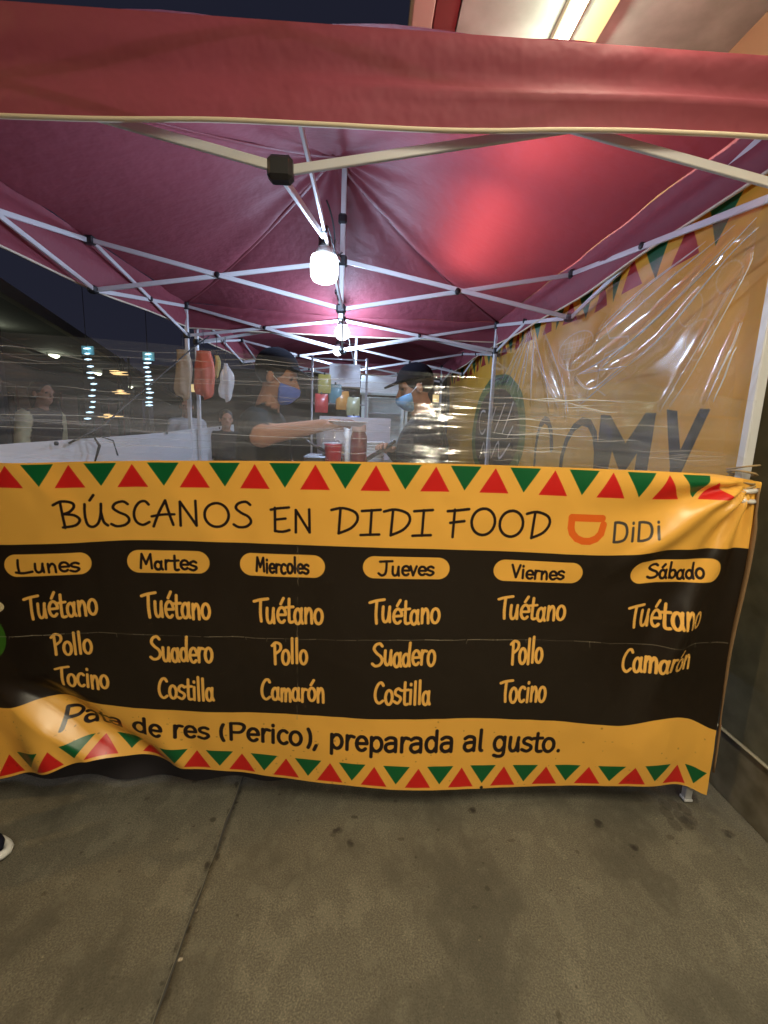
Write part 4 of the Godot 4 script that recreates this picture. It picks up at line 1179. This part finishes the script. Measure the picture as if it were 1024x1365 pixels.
func goods() -> void:
	var clear := film_mat("clear_plastic", 0.12, 0.1)
	var t := on_cart("tumbler", "tall grey plastic tumbler beside the serving man's arm", "tumbler", -0.265, -2.84)
	obj("cup", lathe([Vector2(0, 0), Vector2(0.046, 0), Vector2(0.06, 0.22), Vector2(0.063, 0.226), Vector2(0.058, 0.226), Vector2(0.045, 0.012), Vector2(0, 0.012)], 22), mat("grey_plastic", lin(0.42, 0.42, 0.5), 0.5), t)
	t = on_cart("red_cup", "red plastic cup at the near end of the serving cart", "cup", -0.175, -2.27)
	obj("cup", lathe([Vector2(0, 0), Vector2(0.032, 0), Vector2(0.043, 0.16), Vector2(0.046, 0.165), Vector2(0.041, 0.166), Vector2(0.03, 0.01), Vector2(0, 0.01)], 22), mat("red_plastic", lin(0.5, 0.03, 0.05), 0.4), t)
	t = on_cart("salsa_jar", "clear jar of red salsa with white lid behind the red cup", "jar", -0.19, -2.48)
	obj("glass", lathe([Vector2(0, 0), Vector2(0.06, 0.0), Vector2(0.064, 0.02), Vector2(0.064, 0.19), Vector2(0.05, 0.215), Vector2(0.05, 0.235)], 22), clear, t)
	obj("salsa", lathe([Vector2(0, 0.006), Vector2(0.057, 0.006), Vector2(0.058, 0.1), Vector2(0, 0.1)], 20), mat("salsa_red", lin(0.25, 0.015, 0.02), 0.35), t)
	obj("cream", lathe([Vector2(0, 0.102), Vector2(0.058, 0.102), Vector2(0.058, 0.165), Vector2(0, 0.165)], 20), mat("cream_white", lin(0.62, 0.6, 0.56), 0.5), t)
	obj("lid", lathe([Vector2(0, 0.226), Vector2(0.054, 0.226), Vector2(0.054, 0.25), Vector2(0.048, 0.256), Vector2(0, 0.256)], 20), mat("lid_brown", lin(0.2, 0.08, 0.06), 0.5), t)
	t = on_cart("sauce_bottle", "dark red sauce jar with wide cap standing behind the cups", "bottle", -0.058, -2.56)
	obj("body", lathe([Vector2(0, 0), Vector2(0.043, 0), Vector2(0.046, 0.01), Vector2(0.046, 0.2), Vector2(0.036, 0.225), Vector2(0.036, 0.236), Vector2(0, 0.236)], 20), mat("sauce_brown", lin(0.16, 0.03, 0.03), 0.3), t)
	obj("cap", lathe([Vector2(0.04, 0.228), Vector2(0.04, 0.262), Vector2(0.034, 0.268), Vector2(0, 0.268)], 18), mat("cap_tan", lin(0.4, 0.26, 0.2), 0.5), t)
	t = on_cart("squeeze_bottle", "white squeeze bottle beside the dark red sauce jar", "bottle", -0.122, -2.62)
	obj("body", lathe([Vector2(0, 0), Vector2(0.033, 0), Vector2(0.035, 0.01), Vector2(0.035, 0.15), Vector2(0.024, 0.18), Vector2(0.024, 0.19), Vector2(0, 0.19)], 18), mat("white_plastic", lin(0.7, 0.7, 0.68), 0.4), t)
	obj("nozzle", lathe([Vector2(0.025, 0.188), Vector2(0.022, 0.2), Vector2(0.006, 0.25), Vector2(0, 0.25)], 14), mat("white_plastic", lin(0.7, 0.7, 0.68), 0.4), t)
	t = on_cart("bowl_stack", "stack of white foam bowls near the right hand man", "bowl", 0.03, -2.95)
	for i in 6:
		obj("bowl", lathe([Vector2(0, 0.0), Vector2(0.04, 0.0), Vector2(0.07, 0.06), Vector2(0.075, 0.062), Vector2(0.068, 0.064), Vector2(0.036, 0.008), Vector2(0, 0.008)], 20, Vector3(0, i * 0.02, 0)), mat("white_plastic", lin(0.7, 0.7, 0.68), 0.4), t)
	t = on_cart("serving_tongs", "steel tongs leaning out of the griddle", "tongs", -0.29, -2.36)
	t.position.y = 1.222
	obj("arm", tubem([Vector3(0.09, 0.004, -0.05), Vector3(0.04, 0.03, -0.02), Vector3(-0.03, 0.075, 0.0)], 0.005, 6), mat("dark_steel", lin(0.1, 0.1, 0.105), 0.4, 0.5), t)
	obj("arm", tubem([Vector3(0.09, 0.004, -0.07), Vector3(0.04, 0.035, -0.06), Vector3(-0.03, 0.075, 0.0)], 0.005, 6), mat("dark_steel", lin(0.1, 0.1, 0.105), 0.4, 0.5), t)
	t = on_cart("napkin_holder", "wire napkin holder with white napkins beside the tumbler", "napkin holder", -0.19, -2.78)
	for s in [-1.0, 1.0]:
		obj("wire", tubem([Vector3(-0.05, 0.004, s * 0.03), Vector3(-0.05, 0.12, s * 0.034), Vector3(0.0, 0.17, s * 0.036), Vector3(0.05, 0.12, s * 0.034), Vector3(0.05, 0.004, s * 0.03)], 0.004, 6), mat("dark_steel", lin(0.1, 0.1, 0.105), 0.4, 0.5), t)
	obj("base", bx(Vector3(0.11, 0.006, 0.07), Vector3(0, 0.003, 0), 0.001), mat("dark_steel", lin(0.1, 0.1, 0.105), 0.4, 0.5), t)
	obj("napkins", bx(Vector3(0.1, 0.13, 0.045), Vector3(0, 0.072, 0), 0.004), mat("white_plastic", lin(0.7, 0.7, 0.68), 0.4), t)
	# what the men hold
	t = thing("plate", "foam plate held out by the serving man", "plate", Vector3(-0.105, 1.375, -2.19))
	obj("rim", lathe([Vector2(0, 0.0), Vector2(0.06, 0.0), Vector2(0.095, 0.018), Vector2(0.098, 0.02), Vector2(0.094, 0.022), Vector2(0.058, 0.005), Vector2(0, 0.005)], 24), mat("white_plastic", lin(0.7, 0.7, 0.68), 0.4), t)
	obj("food", lathe([Vector2(0.062, 0.006), Vector2(0.05, 0.02), Vector2(0.02, 0.032), Vector2(0, 0.034)], 14), mat("meat", lin(0.16, 0.07, 0.05), 0.7), t)
	t = thing("kitchen_knife", "long kitchen knife in the right hand man's hand", "knife", Vector3(0.09, 1.255, -2.62))
	obj("blade", barm(Vector3(-0.01, 0.0, 0.0), Vector3(-0.13, -0.075, 0.08), 0.003, 0.026, 0.001), mat("bright_steel", lin(0.7, 0.7, 0.72), 0.2, 0.9), t)
	obj("handle", barm(Vector3(-0.01, 0.0, 0.0), Vector3(0.06, 0.05, -0.04), 0.018, 0.022, 0.005), mat("black_joint", lin(0.018, 0.018, 0.02), 0.45), t)

func hanging_bag(label: String, at: Vector3, w: float, h: float, m: Material, pinch: float, hook: float) -> void:
	var t := thing("hanging_bag", label, "plastic bag", at, 0.0, "bags hung under the tent frame")
	obj("bag", sheet(26, 22, func(u, v):
		var a: float = TAU * u
		var s: float = lerpf(pinch, 1.0, smoothstep(0.0, 0.35, v)) * (1.0 - 0.25 * smoothstep(0.85, 1.0, v))
		if v > 0.995: s = 0.05
		var r: float = 1.0 + 0.16 * sin(a * 5.0 + v * 4.0 + at.x * 9.0) * (0.5 + v) + 0.09 * sin(a * 11.0 + v * 2.0) + 0.05 * sin(v * 14.0 + a)
		return Vector3(cos(a) * w / 2 * s * (0.6 + 0.4 * r) + 0.012 * sin(v * 5.0), -h * v * (1.0 + 0.04 * sin(a * 3.0) + 0.05 * cos(a)), sin(a) * w * 0.2 * s * r)), m, t)
	obj("string", tubem([Vector3(0, -0.01, 0), Vector3(0.004, hook * 0.5, 0), Vector3(0, hook, 0)], 0.003, 5), mat("black_joint", lin(0.018, 0.018, 0.02), 0.45), t)

func strap() -> void:
	var t := thing("black_strap", "slack black strap running from the tent frame down to the white tarp", "strap", Vector3(-1.66, 0, -4.2))
	var m := mat("black_webbing", lin(0.012, 0.012, 0.013), 0.7)
	obj("strap_line", tubem([Vector3(0.11, 2.17, -0.42), Vector3(0.06, 2.0, -0.1), Vector3(0.0, 1.74, 0.35), Vector3(-0.03, 1.53, 0.75), Vector3(-0.04, 1.31, 1.2), Vector3(-0.055, 1.22, 1.5)], 0.006, 6), m, t)
	for e in [[Vector3(-0.04, 1.27, 1.3), Vector3(0.03, 1.23, 1.2), Vector3(0.08, 1.14, 1.25)], [Vector3(-0.04, 1.27, 1.3), Vector3(0.0, 1.2, 1.3), Vector3(-0.01, 1.09, 1.35)]]:
		obj("loose_end", tubem(e, [0.007, 0.009, 0.006], 6, 0.5), m, t)

func far_side() -> void:                           # arcade across the passage on the left
	var a := Vector3(-4.0, 0, -3.25)
	var d := Vector3(-12.48, 0, -38.22).normalized()
	var n := Vector3(d.z, 0, -d.x)                 # away from the stall
	if n.x > 0.0: n = -n
	var t := thing("arcade_building", "long dark arcade with pale roof edge across the passage", "building", a)
	var turn := atan2(d.x, d.z)
	var B := func(along: float, out: float, y: float, size: Vector3, m: Material, called: String):
		var st := begin()
		box(st, Transform3D(Basis(Vector3.UP, turn), d * along + n * out + Vector3.UP * y), size, 0.004)
		return obj(called, st, m, t)
	var dark := mat("arcade_wall", lin(0.05, 0.045, 0.05), 0.8)
	dark.uv1_triplanar = true
	dark.albedo_texture = noise_tex(51, 0.01, Color(0.6, 0.6, 0.6), Color(1, 1, 1), 256, 4)
	B.call(20.0, 0.05, 3.14, Vector3(0.14, 0.2, 44.0), mat("roof_edge", lin(0.30, 0.26, 0.20), 0.7), "roof_edge")
	B.call(20.0, 1.8, 3.08, Vector3(3.4, 0.08, 44.0), mat("arcade_soffit", lin(0.16, 0.16, 0.15), 0.85), "soffit")
	B.call(20.0, 1.0, 2.78, Vector3(0.05, 0.05, 44.0), mat("conduit", lin(0.3, 0.3, 0.3), 0.6), "conduit")
	B.call(20.0, 3.4, 1.55, Vector3(0.2, 3.1, 44.0), dark, "wall")
	for i in 8:
		B.call(1.5 + i * 4.6, 3.27, 1.15, Vector3(0.08, 2.3, 2.3), mat("maroon_shutter", lin(0.11, 0.03, 0.045), 0.55), "shutter")
		for k in 9: B.call(1.5 + i * 4.6, 3.215, 0.25 + k * 0.23, Vector3(0.03, 0.018, 2.26), mat("maroon_shutter_rib", lin(0.14, 0.04, 0.055), 0.5), "shutter_rib")
		B.call(4.0 + i * 4.6, 3.26, 1.5, Vector3(0.06, 1.1, 1.2), mat("dim_pane", lin(0.02, 0.022, 0.03), 0.1), "window")
	for i in 5: B.call(-1.2 + i * 5.2, 0.16, 1.52, Vector3(0.16, 3.02, 0.16), mat("arcade_post", lin(0.06, 0.06, 0.07), 0.6), "post")
	var glow := mat("lit_arcade_lamp", Color(1, 1, 0.95), 0.4)
	glow.emission_enabled = true
	glow.emission = Color(0.97, 1.0, 0.86)
	glow.emission_energy_multiplier = 3.0
	for i in 5:
		var along: float = [3.2, 6.8, 11.0, 16.0, 23.0][i]
		var p := a + d * along + n * 1.3
		var l := thing("ceiling_lamp", ["round white lamp under the arcade roof nearest the pale sleeved person", "round white lamp under the arcade roof behind the curving stack of glowing dashes", "round white lamp under the arcade roof behind the straight stack of glowing dashes", "round white lamp deep along the arcade roof", "round white lamp at the far end of the arcade roof"][i], "lamp", Vector3(p.x, 3.04, p.z), 0.0, "lamps under the arcade roof")
		obj("base_ring", lathe([Vector2(0, 0), Vector2(0.15, 0.0), Vector2(0.15, -0.03), Vector2(0.0, -0.03)], 18), mat("pale_plastic", lin(0.5, 0.5, 0.52), 0.5), l)
		obj("lit_globe", lathe([Vector2(0.13, -0.031), Vector2(0.125, -0.07), Vector2(0.08, -0.11), Vector2(0, -0.125)], 18), glow, l)
		var o := OmniLight3D.new()
		o.name = "lamp_light"
		l.add_child(o)
		o.position.y = -0.19
		o.light_color = Color(0.97, 1.0, 0.88)
		o.light_energy = 0.22
		o.light_size = 0.1
		o.omni_range = 40.0
		o.omni_attenuation = 2.0
		o.shadow_enabled = true

func film_glints() -> void:                        # added glowing strips standing in for warm glints on the film
	var glow := mat("warm_glint_glow", Color(1, 0.9, 0.7), 0.4)
	glow.emission_enabled = true
	glow.emission = Color(1.0, 0.84, 0.58)
	glow.emission_energy_multiplier = 2.0
	var names := ["high", "middle", "low"]
	for i in 3:
		var at := Vector3([-7.15, -7.0, -7.3][i], [2.62, 2.1, 1.42][i], -13.5)
		var t := thing("film_glint", "%s glowing strip standing in for a warm film glint" % names[i], "light", at, 0.25, "glowing strips for warm film glints")
		obj("backing", bx(Vector3(0.66, 0.14, 0.05), Vector3(0, 0, -0.04), 0.006), mat("arcade_post", lin(0.06, 0.06, 0.07), 0.6), t)
		for k in 5:
			var c := Vector3(rng.randf_range(-0.2, 0.2), -0.045 + 0.024 * k, 0.02)
			var h := rng.randf_range(0.06, 0.2)
			obj("glint_dash", tubem([c - Vector3(h, 0.006, 0), c, c + Vector3(h, 0.008, 0)], [0.005, rng.randf_range(0.008, 0.013), 0.005], 8), glow, t)
		obj("mount", bx(Vector3(0.05, 3.0 - at.y, 0.04), Vector3(0.2, (3.0 - at.y) / 2.0 + 0.04, -0.05), 0.004), mat("arcade_post", lin(0.06, 0.06, 0.07), 0.6), t)

func cable() -> void:
	var t := thing("power_cable", "slack black cable looped along the tent frame between the bulbs", "cable", Vector3(-0.24, 2.3, -3.4))
	var pts := []
	for i in 41:
		var s := i / 40.0
		pts.append(Vector3(0.03 * sin(s * 17.0) - 0.05 * s, 0.13 - 0.10 * absf(sin(s * PI * 3.0)) + 0.01 * sin(s * 40.0), lerpf(0.98, -1.2, s)))
	obj("flex", tubem(pts, 0.0045, 6), mat("black_joint", lin(0.018, 0.018, 0.02), 0.45), t)
	for i in [6, 20, 33]:
		obj("tie_wrap", tubem([pts[i] + Vector3(-0.01, -0.05, 0.01), pts[i] + Vector3(0.004, 0.0, 0), pts[i] + Vector3(0.012, 0.05, 0)], 0.004, 5), mat("tie_white", lin(0.6, 0.6, 0.62), 0.5), t)

func film_streak(label: String, x: float, z: float, y0: float, y1: float, bend: float) -> void:  # stacked glowing dashes, added to stand in for bluish reflections in the film
	var t := thing("film_streak", label, "glowing dashes", Vector3(x, 0, z), 0.0, "glowing stacks standing in for film reflections")
	var glow := mat("streak_glow", Color(0.9, 0.97, 1), 0.4)
	glow.emission_enabled = true
	glow.emission = Color(0.78, 0.92, 1.0)
	glow.emission_energy_multiplier = 2.2
	var pts := []
	var n := 13
	for i in n + 1:
		var s := i / float(n)
		pts.append(Vector3(bend * (sin(s * 2.6) - 2.4 * pow(s, 5.0)), lerpf(y0, y1, s), 0))
	var teal := mat("teal_streak_glow", Color(0.5, 0.8, 0.85), 0.4)
	teal.emission_enabled = true
	teal.emission = Color(0.35, 0.62, 0.68)
	teal.emission_energy_multiplier = 0.3
	obj("streak_cap", bx(Vector3(0.15, 0.11, 0.03), Vector3(0.0, y0 - 0.02, -0.03), 0.004), teal, t)
	obj("wire", tubem([Vector3(0, 3.05, 0)] + pts, 0.004, 5), mat("black_joint", lin(0.018, 0.018, 0.02), 0.45), t)
	for i in n:
		var q: Vector3 = pts[i] + Vector3(rng.randf_range(-0.016, 0.016), rng.randf_range(-0.01, 0.01), 0.01)
		obj("streak_dash", tubem([q - Vector3(rng.randf_range(0.03, 0.055), 0.002, 0), q, q + Vector3(rng.randf_range(0.03, 0.055), 0.004, 0)], [0.006, 0.014, 0.006], 6), glow, t)

func back_stall() -> void:                         # what stands at the far end of the tents
	var t := thing("display_rack", "wire display rack with white board at the far end of the stall", "rack", Vector3(-0.35, 0, -5.25))
	var steel := mat("steel", lin(0.45, 0.45, 0.46), 0.35, 0.6)
	for s in [-1.0, 1.0]: obj("post", tubem([Vector3(s * 0.3, 0, 0), Vector3(s * 0.3, 2.12, 0)], 0.012, 8), steel, t)
	for y in [0.3, 0.9, 1.62, 2.1]: obj("rail", tubem([Vector3(-0.3, y, 0), Vector3(0.3, y, 0)], 0.008, 8), steel, t)
	for s in [-1.0, 1.0]: obj("foot", tubem([Vector3(s * 0.3, 0.012, -0.2), Vector3(s * 0.3, 0.012, 0.2)], 0.012, 8), steel, t)
	obj("board", bx(Vector3(0.34, 0.24, 0.012), Vector3(0.06, 1.93, 0.02), 0.003), mat("white_board", lin(0.66, 0.66, 0.68), 0.5), t)
	var bags := [["yellow", lin(0.4, 0.34, 0.08), -0.16, 1.93], ["red", lin(0.5, 0.04, 0.04), -0.19, 1.72], ["teal", lin(0.1, 0.24, 0.27), -0.04, 1.83], ["orange", lin(0.55, 0.25, 0.05), 0.04, 1.76], ["pale yellow", lin(0.38, 0.37, 0.2), 0.16, 1.70], ["blue", lin(0.08, 0.14, 0.4), 0.17, 1.5]]
	for b in bags:
		var q := thing("snack_bag", "%s snack bag hanging on the display rack" % b[0], "snack bag", Vector3(-0.35 + b[2], b[3], -5.21 + absf(b[2]) * 0.1), rng.randf_range(-0.3, 0.3), "snack bags on the rack")
		obj("pouch", sheet(12, 14, func(u, v):
			var a: float = TAU * u
			var s: float = sin(PI * clampf(v, 0.02, 0.98))
			return Vector3(cos(a) * 0.075 * (0.92 + 0.08 * s), -0.2 * v, sin(a) * 0.035 * s)), mat("bag_" + b[0], b[1], 0.3), q)
		obj("clip", bx(Vector3(0.02, 0.03, 0.014), Vector3(0, 0.008, 0), 0.003), mat("black_joint", lin(0.018, 0.018, 0.02), 0.45), q)
	t = thing("drinks_cabinet", "pale upright cabinet with glass door and sloping hood", "cabinet", Vector3(0.17, 0, -5.75))
	var pale := mat("pale_cabinet", lin(0.55, 0.6, 0.56), 0.45)
	obj("back_panel", bx(Vector3(0.55, 1.72, 0.03), Vector3(0, 0.9, -0.25), 0.004), pale, t)
	for s in [-1.0, 1.0]: obj("side_panel", bx(Vector3(0.04, 1.72, 0.46), Vector3(s * 0.255, 0.9, 0), 0.006), pale, t)
	obj("base", bx(Vector3(0.47, 0.35, 0.46), Vector3(0, 0.215, 0), 0.006), pale, t)
	for y in [0.8, 1.2, 1.55]: obj("shelf", bx(Vector3(0.46, 0.012, 0.42), Vector3(0, y, -0.01), 0.002), steel, t)
	for s in [-1.0, 1.0]: obj("door_frame", bx(Vector3(0.035, 1.3, 0.03), Vector3(s * 0.21, 1.07, 0.25), 0.004), pale, t)
	obj("glass_door", bx(Vector3(0.38, 1.3, 0.006), Vector3(0, 1.07, 0.25), 0.0), film_mat("cabinet_glass", 0.05, 0.04), t)
	var st := begin()
	box(st, Transform3D(Basis(Vector3.RIGHT, 0.45), Vector3(0, 1.88, 0.08)), Vector3(0.58, 0.03, 0.56), 0.004)
	obj("hood", st, pale, t)

func street_lamp() -> void:                        # out of the frame; it throws the bystander's shadow
	var t := thing("street_lamp", "tall grey street lamp on the passage side", "street lamp", Vector3(-5.6, 0, 0.6))
	var grey := mat("lamp_grey", lin(0.2, 0.2, 0.2), 0.5)
	obj("base", lathe([Vector2(0.16, 0), Vector2(0.16, 0.04), Vector2(0.07, 0.16), Vector2(0.06, 0.2)], 16), grey, t)
	obj("pole", tubem([Vector3(0, 0.1, 0), Vector3(0, 2.5, 0), Vector3(0, 4.6, 0), Vector3(0.15, 4.85, 0), Vector3(0.6, 4.95, 0)], [0.055, 0.05, 0.04, 0.035, 0.03], 12), grey, t)
	obj("head", lathe([Vector2(0, 0.08), Vector2(0.08, 0.07), Vector2(0.18, 0.0), Vector2(0.17, -0.02)], 18, Vector3(0.68, 4.93, 0)), grey, t)
	var glow := mat("lit_street_lamp", Color(1, 0.9, 0.7), 0.4)
	glow.emission_enabled = true
	glow.emission = Color(1.0, 0.82, 0.5)
	glow.emission_energy_multiplier = 5.0
	obj("lit_globe", lathe([Vector2(0.16, -0.02), Vector2(0.14, -0.06), Vector2(0.08, -0.1), Vector2(0, -0.11)], 18, Vector3(0.68, 4.93, 0)), glow, t)
	var l := OmniLight3D.new()
	l.name = "street_light"
	t.add_child(l)
	l.position = Vector3(0.68, 4.75, 0)
	l.light_color = Color(1.0, 0.82, 0.55)
	l.light_energy = 7.0
	l.light_size = 0.12
	l.omni_range = 60.0
	l.omni_attenuation = 2.0
	l.shadow_enabled = true

func far_block(label: String, x: float, z: float, w: float, h: float) -> void:
	var t := thing("far_building", label, "building", Vector3(x, 0, z))
	obj("wall", bx(Vector3(w, h, 6.0), Vector3(0, h / 2, -3.0), 0.02), mat("far_wall", lin(0.035, 0.035, 0.045), 0.85), t)
	obj("parapet", bx(Vector3(w + 0.3, 0.3, 0.4), Vector3(0, h + 0.1, 0.1), 0.02), mat("far_parapet", lin(0.07, 0.07, 0.08), 0.85), t)
	var glow := mat("lit_window", Color(1, 0.95, 0.8), 0.4)
	glow.emission_enabled = true
	glow.emission = Color(1.0, 0.88, 0.62)
	glow.emission_energy_multiplier = 0.9
	var nx := int(w / 2.6)
	for i in nx:
		for j in int(h / 2.8):
			var lit := rng.randf() < 0.1
			obj("window", bx(Vector3(0.6, 0.7, 0.08), Vector3(-w / 2 + 1.4 + i * 2.6, 1.7 + j * 2.8, 0.02), 0.01), glow if lit else mat("dim_pane", lin(0.02, 0.022, 0.03), 0.1), t)

# ---------------------------------------------------------------- everything
func _ready() -> void:
	rng.seed = 7
	noise.seed = 4
	noise.frequency = 0.01
	noise.fractal_octaves = 3
	# camera
	var cam := Camera3D.new()
	cam.name = "camera"
	add_child(cam)
	cam.position = Vector3(0, 1.37, 0)
	cam.basis = Basis.from_euler(Vector3(-0.180, -0.038, 0.039))
	cam.fov = 96.467
	cam.near = 0.05
	cam.far = 400.0
	cam.current = true
	# night sky
	var env := Environment.new()
	env.background_mode = Environment.BG_SKY
	var sm := ProceduralSkyMaterial.new()
	sm.sky_top_color = lin(0.012, 0.013, 0.024)
	sm.sky_horizon_color = lin(0.017, 0.018, 0.03)
	sm.ground_bottom_color = lin(0.012, 0.012, 0.014)
	sm.ground_horizon_color = lin(0.022, 0.023, 0.03)
	var sky := Sky.new()
	sky.sky_material = sm
	env.sky = sky
	env.tonemap_mode = Environment.TONE_MAPPER_LINEAR
	env.tonemap_exposure = 1.0
	env.sdfgi_enabled = true
	env.ssao_enabled = true
	env.ssil_enabled = true
	var we := WorldEnvironment.new()
	we.name = "environment"
	we.environment = env
	add_child(we)
	# structure
	ground()
	building()
	far_side()
	far_block("dark flat-roofed block far behind the tents with few lit windows", -6.0, -46.0, 30.0, 6.2)
	far_block("taller dark block beyond the tents with scattered lit windows", 18.0, -52.0, 16.0, 9.0)
	tube_light(-1.78, "cream strip light with bright tube above the tent's front edge", TUBE)
	tube_light(-3.2, "cream strip light with bright tube over the middle of the red tent", TUBE)
	tube_light(0.3, "cream strip light with bright tube over the walkway before the stall", WALK)
	tube_light(2.3, "cream strip light with bright tube farther back along the walkway", WALK)
	street_lamp()
	# tents
	var z1 := -1.51
	var J1 := {"LF": [-1.74, 2.40, 2.12, z1], "FM": [-0.283, 2.40, 2.10, z1 + 0.01], "RF": [1.262, 2.40, 2.13, z1], "LM": [-1.718, 2.417, 2.139, -3.053], "C": [-0.203, 2.374, 2.096, -3.053], "RM": [1.247, 2.37, 2.109, -3.053], "LB": [-1.77, 2.437, 2.174, -4.653], "BM": [-0.30, 2.375, 2.108, -4.653], "RB": [1.206, 2.395, 2.159, -4.653]}
	canopy("red pop-up tent with pale hem over the menu banner", J1, Vector3(-0.198, 2.93, -3.053), [[[0.0, 2.15], [0.235, 2.173], [0.58, 2.203], [0.95, 2.242], [1.0, 2.245]], [[0.0, 2.25], [0.5, 2.2], [1.0, 2.22]], [[0.0, 2.25], [0.5, 2.24], [1.0, 2.25]], [[0.0, 2.26], [0.5, 2.16], [1.0, 2.14]]])
	var J2 := {}
	for k in J1: J2[k] = [J1[k][0] * 0.99 - 0.01, J1[k][1] + 0.02, J1[k][2] + 0.02, J1[k][3] - 3.29]
	canopy("second red tent joined behind the first one", J2, Vector3(-0.21, 2.94, -6.343), [[[0.0, 2.27], [1.0, 2.27]], [[0.0, 2.25], [1.0, 2.22]], [[0.0, 2.25], [1.0, 2.25]], [[0.0, 2.26], [1.0, 2.2]]])
	menu_banner()
	side_banner()
	white_sheet()
	front_film()
	side_film()
	bulb(Vector3(-0.244, 2.118, -2.40), 0.068, "large white LED bulb hanging under the first tent frame", [Vector3(-0.243, 2.285, -2.39), Vector3(-0.235, 2.33, -2.45), Vector3(-0.215, 2.30, -2.75), Vector3(-0.2, 2.41, -3.02)], true)
	bulb(Vector3(-0.277, 2.215, -4.40), 0.068, "round white bulb hanging before the tent's rear crossbars", [Vector3(-0.28, 2.36, -4.42), Vector3(-0.29, 2.40, -4.6)], false)
	bulb(Vector3(-0.43, 2.30, -6.0), 0.055, "small round bulb hanging inside the second tent", [Vector3(-0.42, 2.42, -6.02), Vector3(-0.24, 2.44, -6.3)], false)
	# stall
	cart()
	added_shade_table()
	goods()
	var skin := Color(0.36, 0.19, 0.12)
	person("man in black shirt, dark cap and blue mask reaching out a plate", "", Vector3(-0.55, 0, -2.30), PI / 2, 1.70,
		{"lean": 0.1, "right_elbow": [-0.36, 1.36, 0.06], "right_wrist": [-0.17, 1.415, 0.30], "left_elbow": [0.27, 1.16, 0.06], "left_wrist": [0.16, 1.19, 0.29], "nod": 0.2, "gaze": -0.15, "curl": 0.3},
		{"shirt": Color(0.007, 0.008, 0.011), "skin": skin, "trousers": Color(0.02, 0.02, 0.03), "shoes": Color(0.02, 0.02, 0.02), "bare": true, "bulk": 1.12, "apron": Color(0.035, 0.03, 0.10), "mask": lin(0.08, 0.16, 0.62), "cap": lin(0.006, 0.006, 0.009)})
	person("man in dark hooded jacket and light blue mask facing the cart", "", Vector3(0.335, 0, -2.66), -PI / 2, 1.71,
		{"lean": 0.08, "left_elbow": [0.27, 1.15, 0.0], "left_wrist": [0.2, 1.14, 0.24], "right_elbow": [-0.24, 1.18, 0.1], "right_wrist": [-0.08, 1.27, 0.19], "nod": 0.28, "gaze": 0.1, "curl": 0.6},
		{"shirt": Color(0.009, 0.010, 0.015), "skin": skin, "trousers": Color(0.02, 0.02, 0.03), "shoes": Color(0.02, 0.02, 0.02), "bulk": 1.3, "mask": lin(0.16, 0.36, 0.6), "cap": lin(0.006, 0.006, 0.009)})
	var arms := {"left_elbow": [0.23, 1.12, -0.03], "left_wrist": [0.22, 0.88, 0.05], "right_elbow": [-0.23, 1.12, -0.03], "right_wrist": [-0.22, 0.88, 0.05], "hang": true}
	person("dark haired person with pale yellow sleeves beyond the white tarp", "", Vector3(-3.12, 0, -4.55), PI * 0.42, 1.68, arms, {"shirt": Color(0.02, 0.018, 0.02), "sleeve": Color(0.55, 0.5, 0.3), "skin": skin, "trousers": Color(0.02, 0.02, 0.03), "shoes": Color(0.02, 0.02, 0.02), "long_hair": true})
	person("person in pale grey shirt standing behind the hanging bags", "", Vector3(-2.36, 0, -6.1), 0.4, 1.66, arms, {"shirt": Color(0.5, 0.52, 0.56), "skin": skin, "trousers": Color(0.03, 0.03, 0.04), "shoes": Color(0.02, 0.02, 0.02)})
	person("short person in black top behind the end of the white tarp", "", Vector3(-1.62, 0, -5.3), 0.5, 1.5, arms, {"shirt": Color(0.02, 0.02, 0.022), "skin": skin, "trousers": Color(0.03, 0.03, 0.04), "shoes": Color(0.02, 0.02, 0.02)})
	person("bystander whose dark white-soled shoe stands on the concrete beside the banner", "", Vector3(-1.385, 0, -1.15), PI / 2, 1.72, arms.merged({"step": 0.07}), {"shirt": Color(0.04, 0.045, 0.06), "skin": skin, "trousers": Color(0.02, 0.022, 0.035), "shoes": Color(0.015, 0.015, 0.025), "sole": Color(0.7, 0.7, 0.68)})
	var clearbag := film_mat("bag_film", 0.45, 0.2)
	hanging_bag("tan bag hanging beside the rear tent leg", Vector3(-1.79, 2.03, -4.58), 0.15, 0.44, mat("tan_bag", lin(0.42, 0.33, 0.22), 0.6), 0.75, 0.14)
	hanging_bag("red orange bag hanging inside the rear tent leg", Vector3(-1.60, 2.03, -4.6), 0.18, 0.42, mat("red_bag", lin(0.55, 0.10, 0.05), 0.45), 0.75, 0.19)
	hanging_bag("small yellow bag hanging beside the red orange one", Vector3(-1.49, 2.0, -4.64), 0.05, 0.2, mat("yellow_bag", lin(0.6, 0.5, 0.15), 0.45), 0.8, 0.19)
	hanging_bag("clear white knotted bag hanging alone from the frame", Vector3(-1.40, 1.93, -4.62), 0.13, 0.34, clearbag, 0.25, 0.24)
	strap()
	film_streak("straight stack of bluish glowing dashes standing in for a film reflection", -3.05, -6.6, 2.24, 1.5, 0.0)
	film_streak("curving stack of bluish glowing dashes standing in for a film reflection", -3.80, -6.5, 2.27, 1.28, 0.055)
	back_stall()
	film_glints()
	cable()
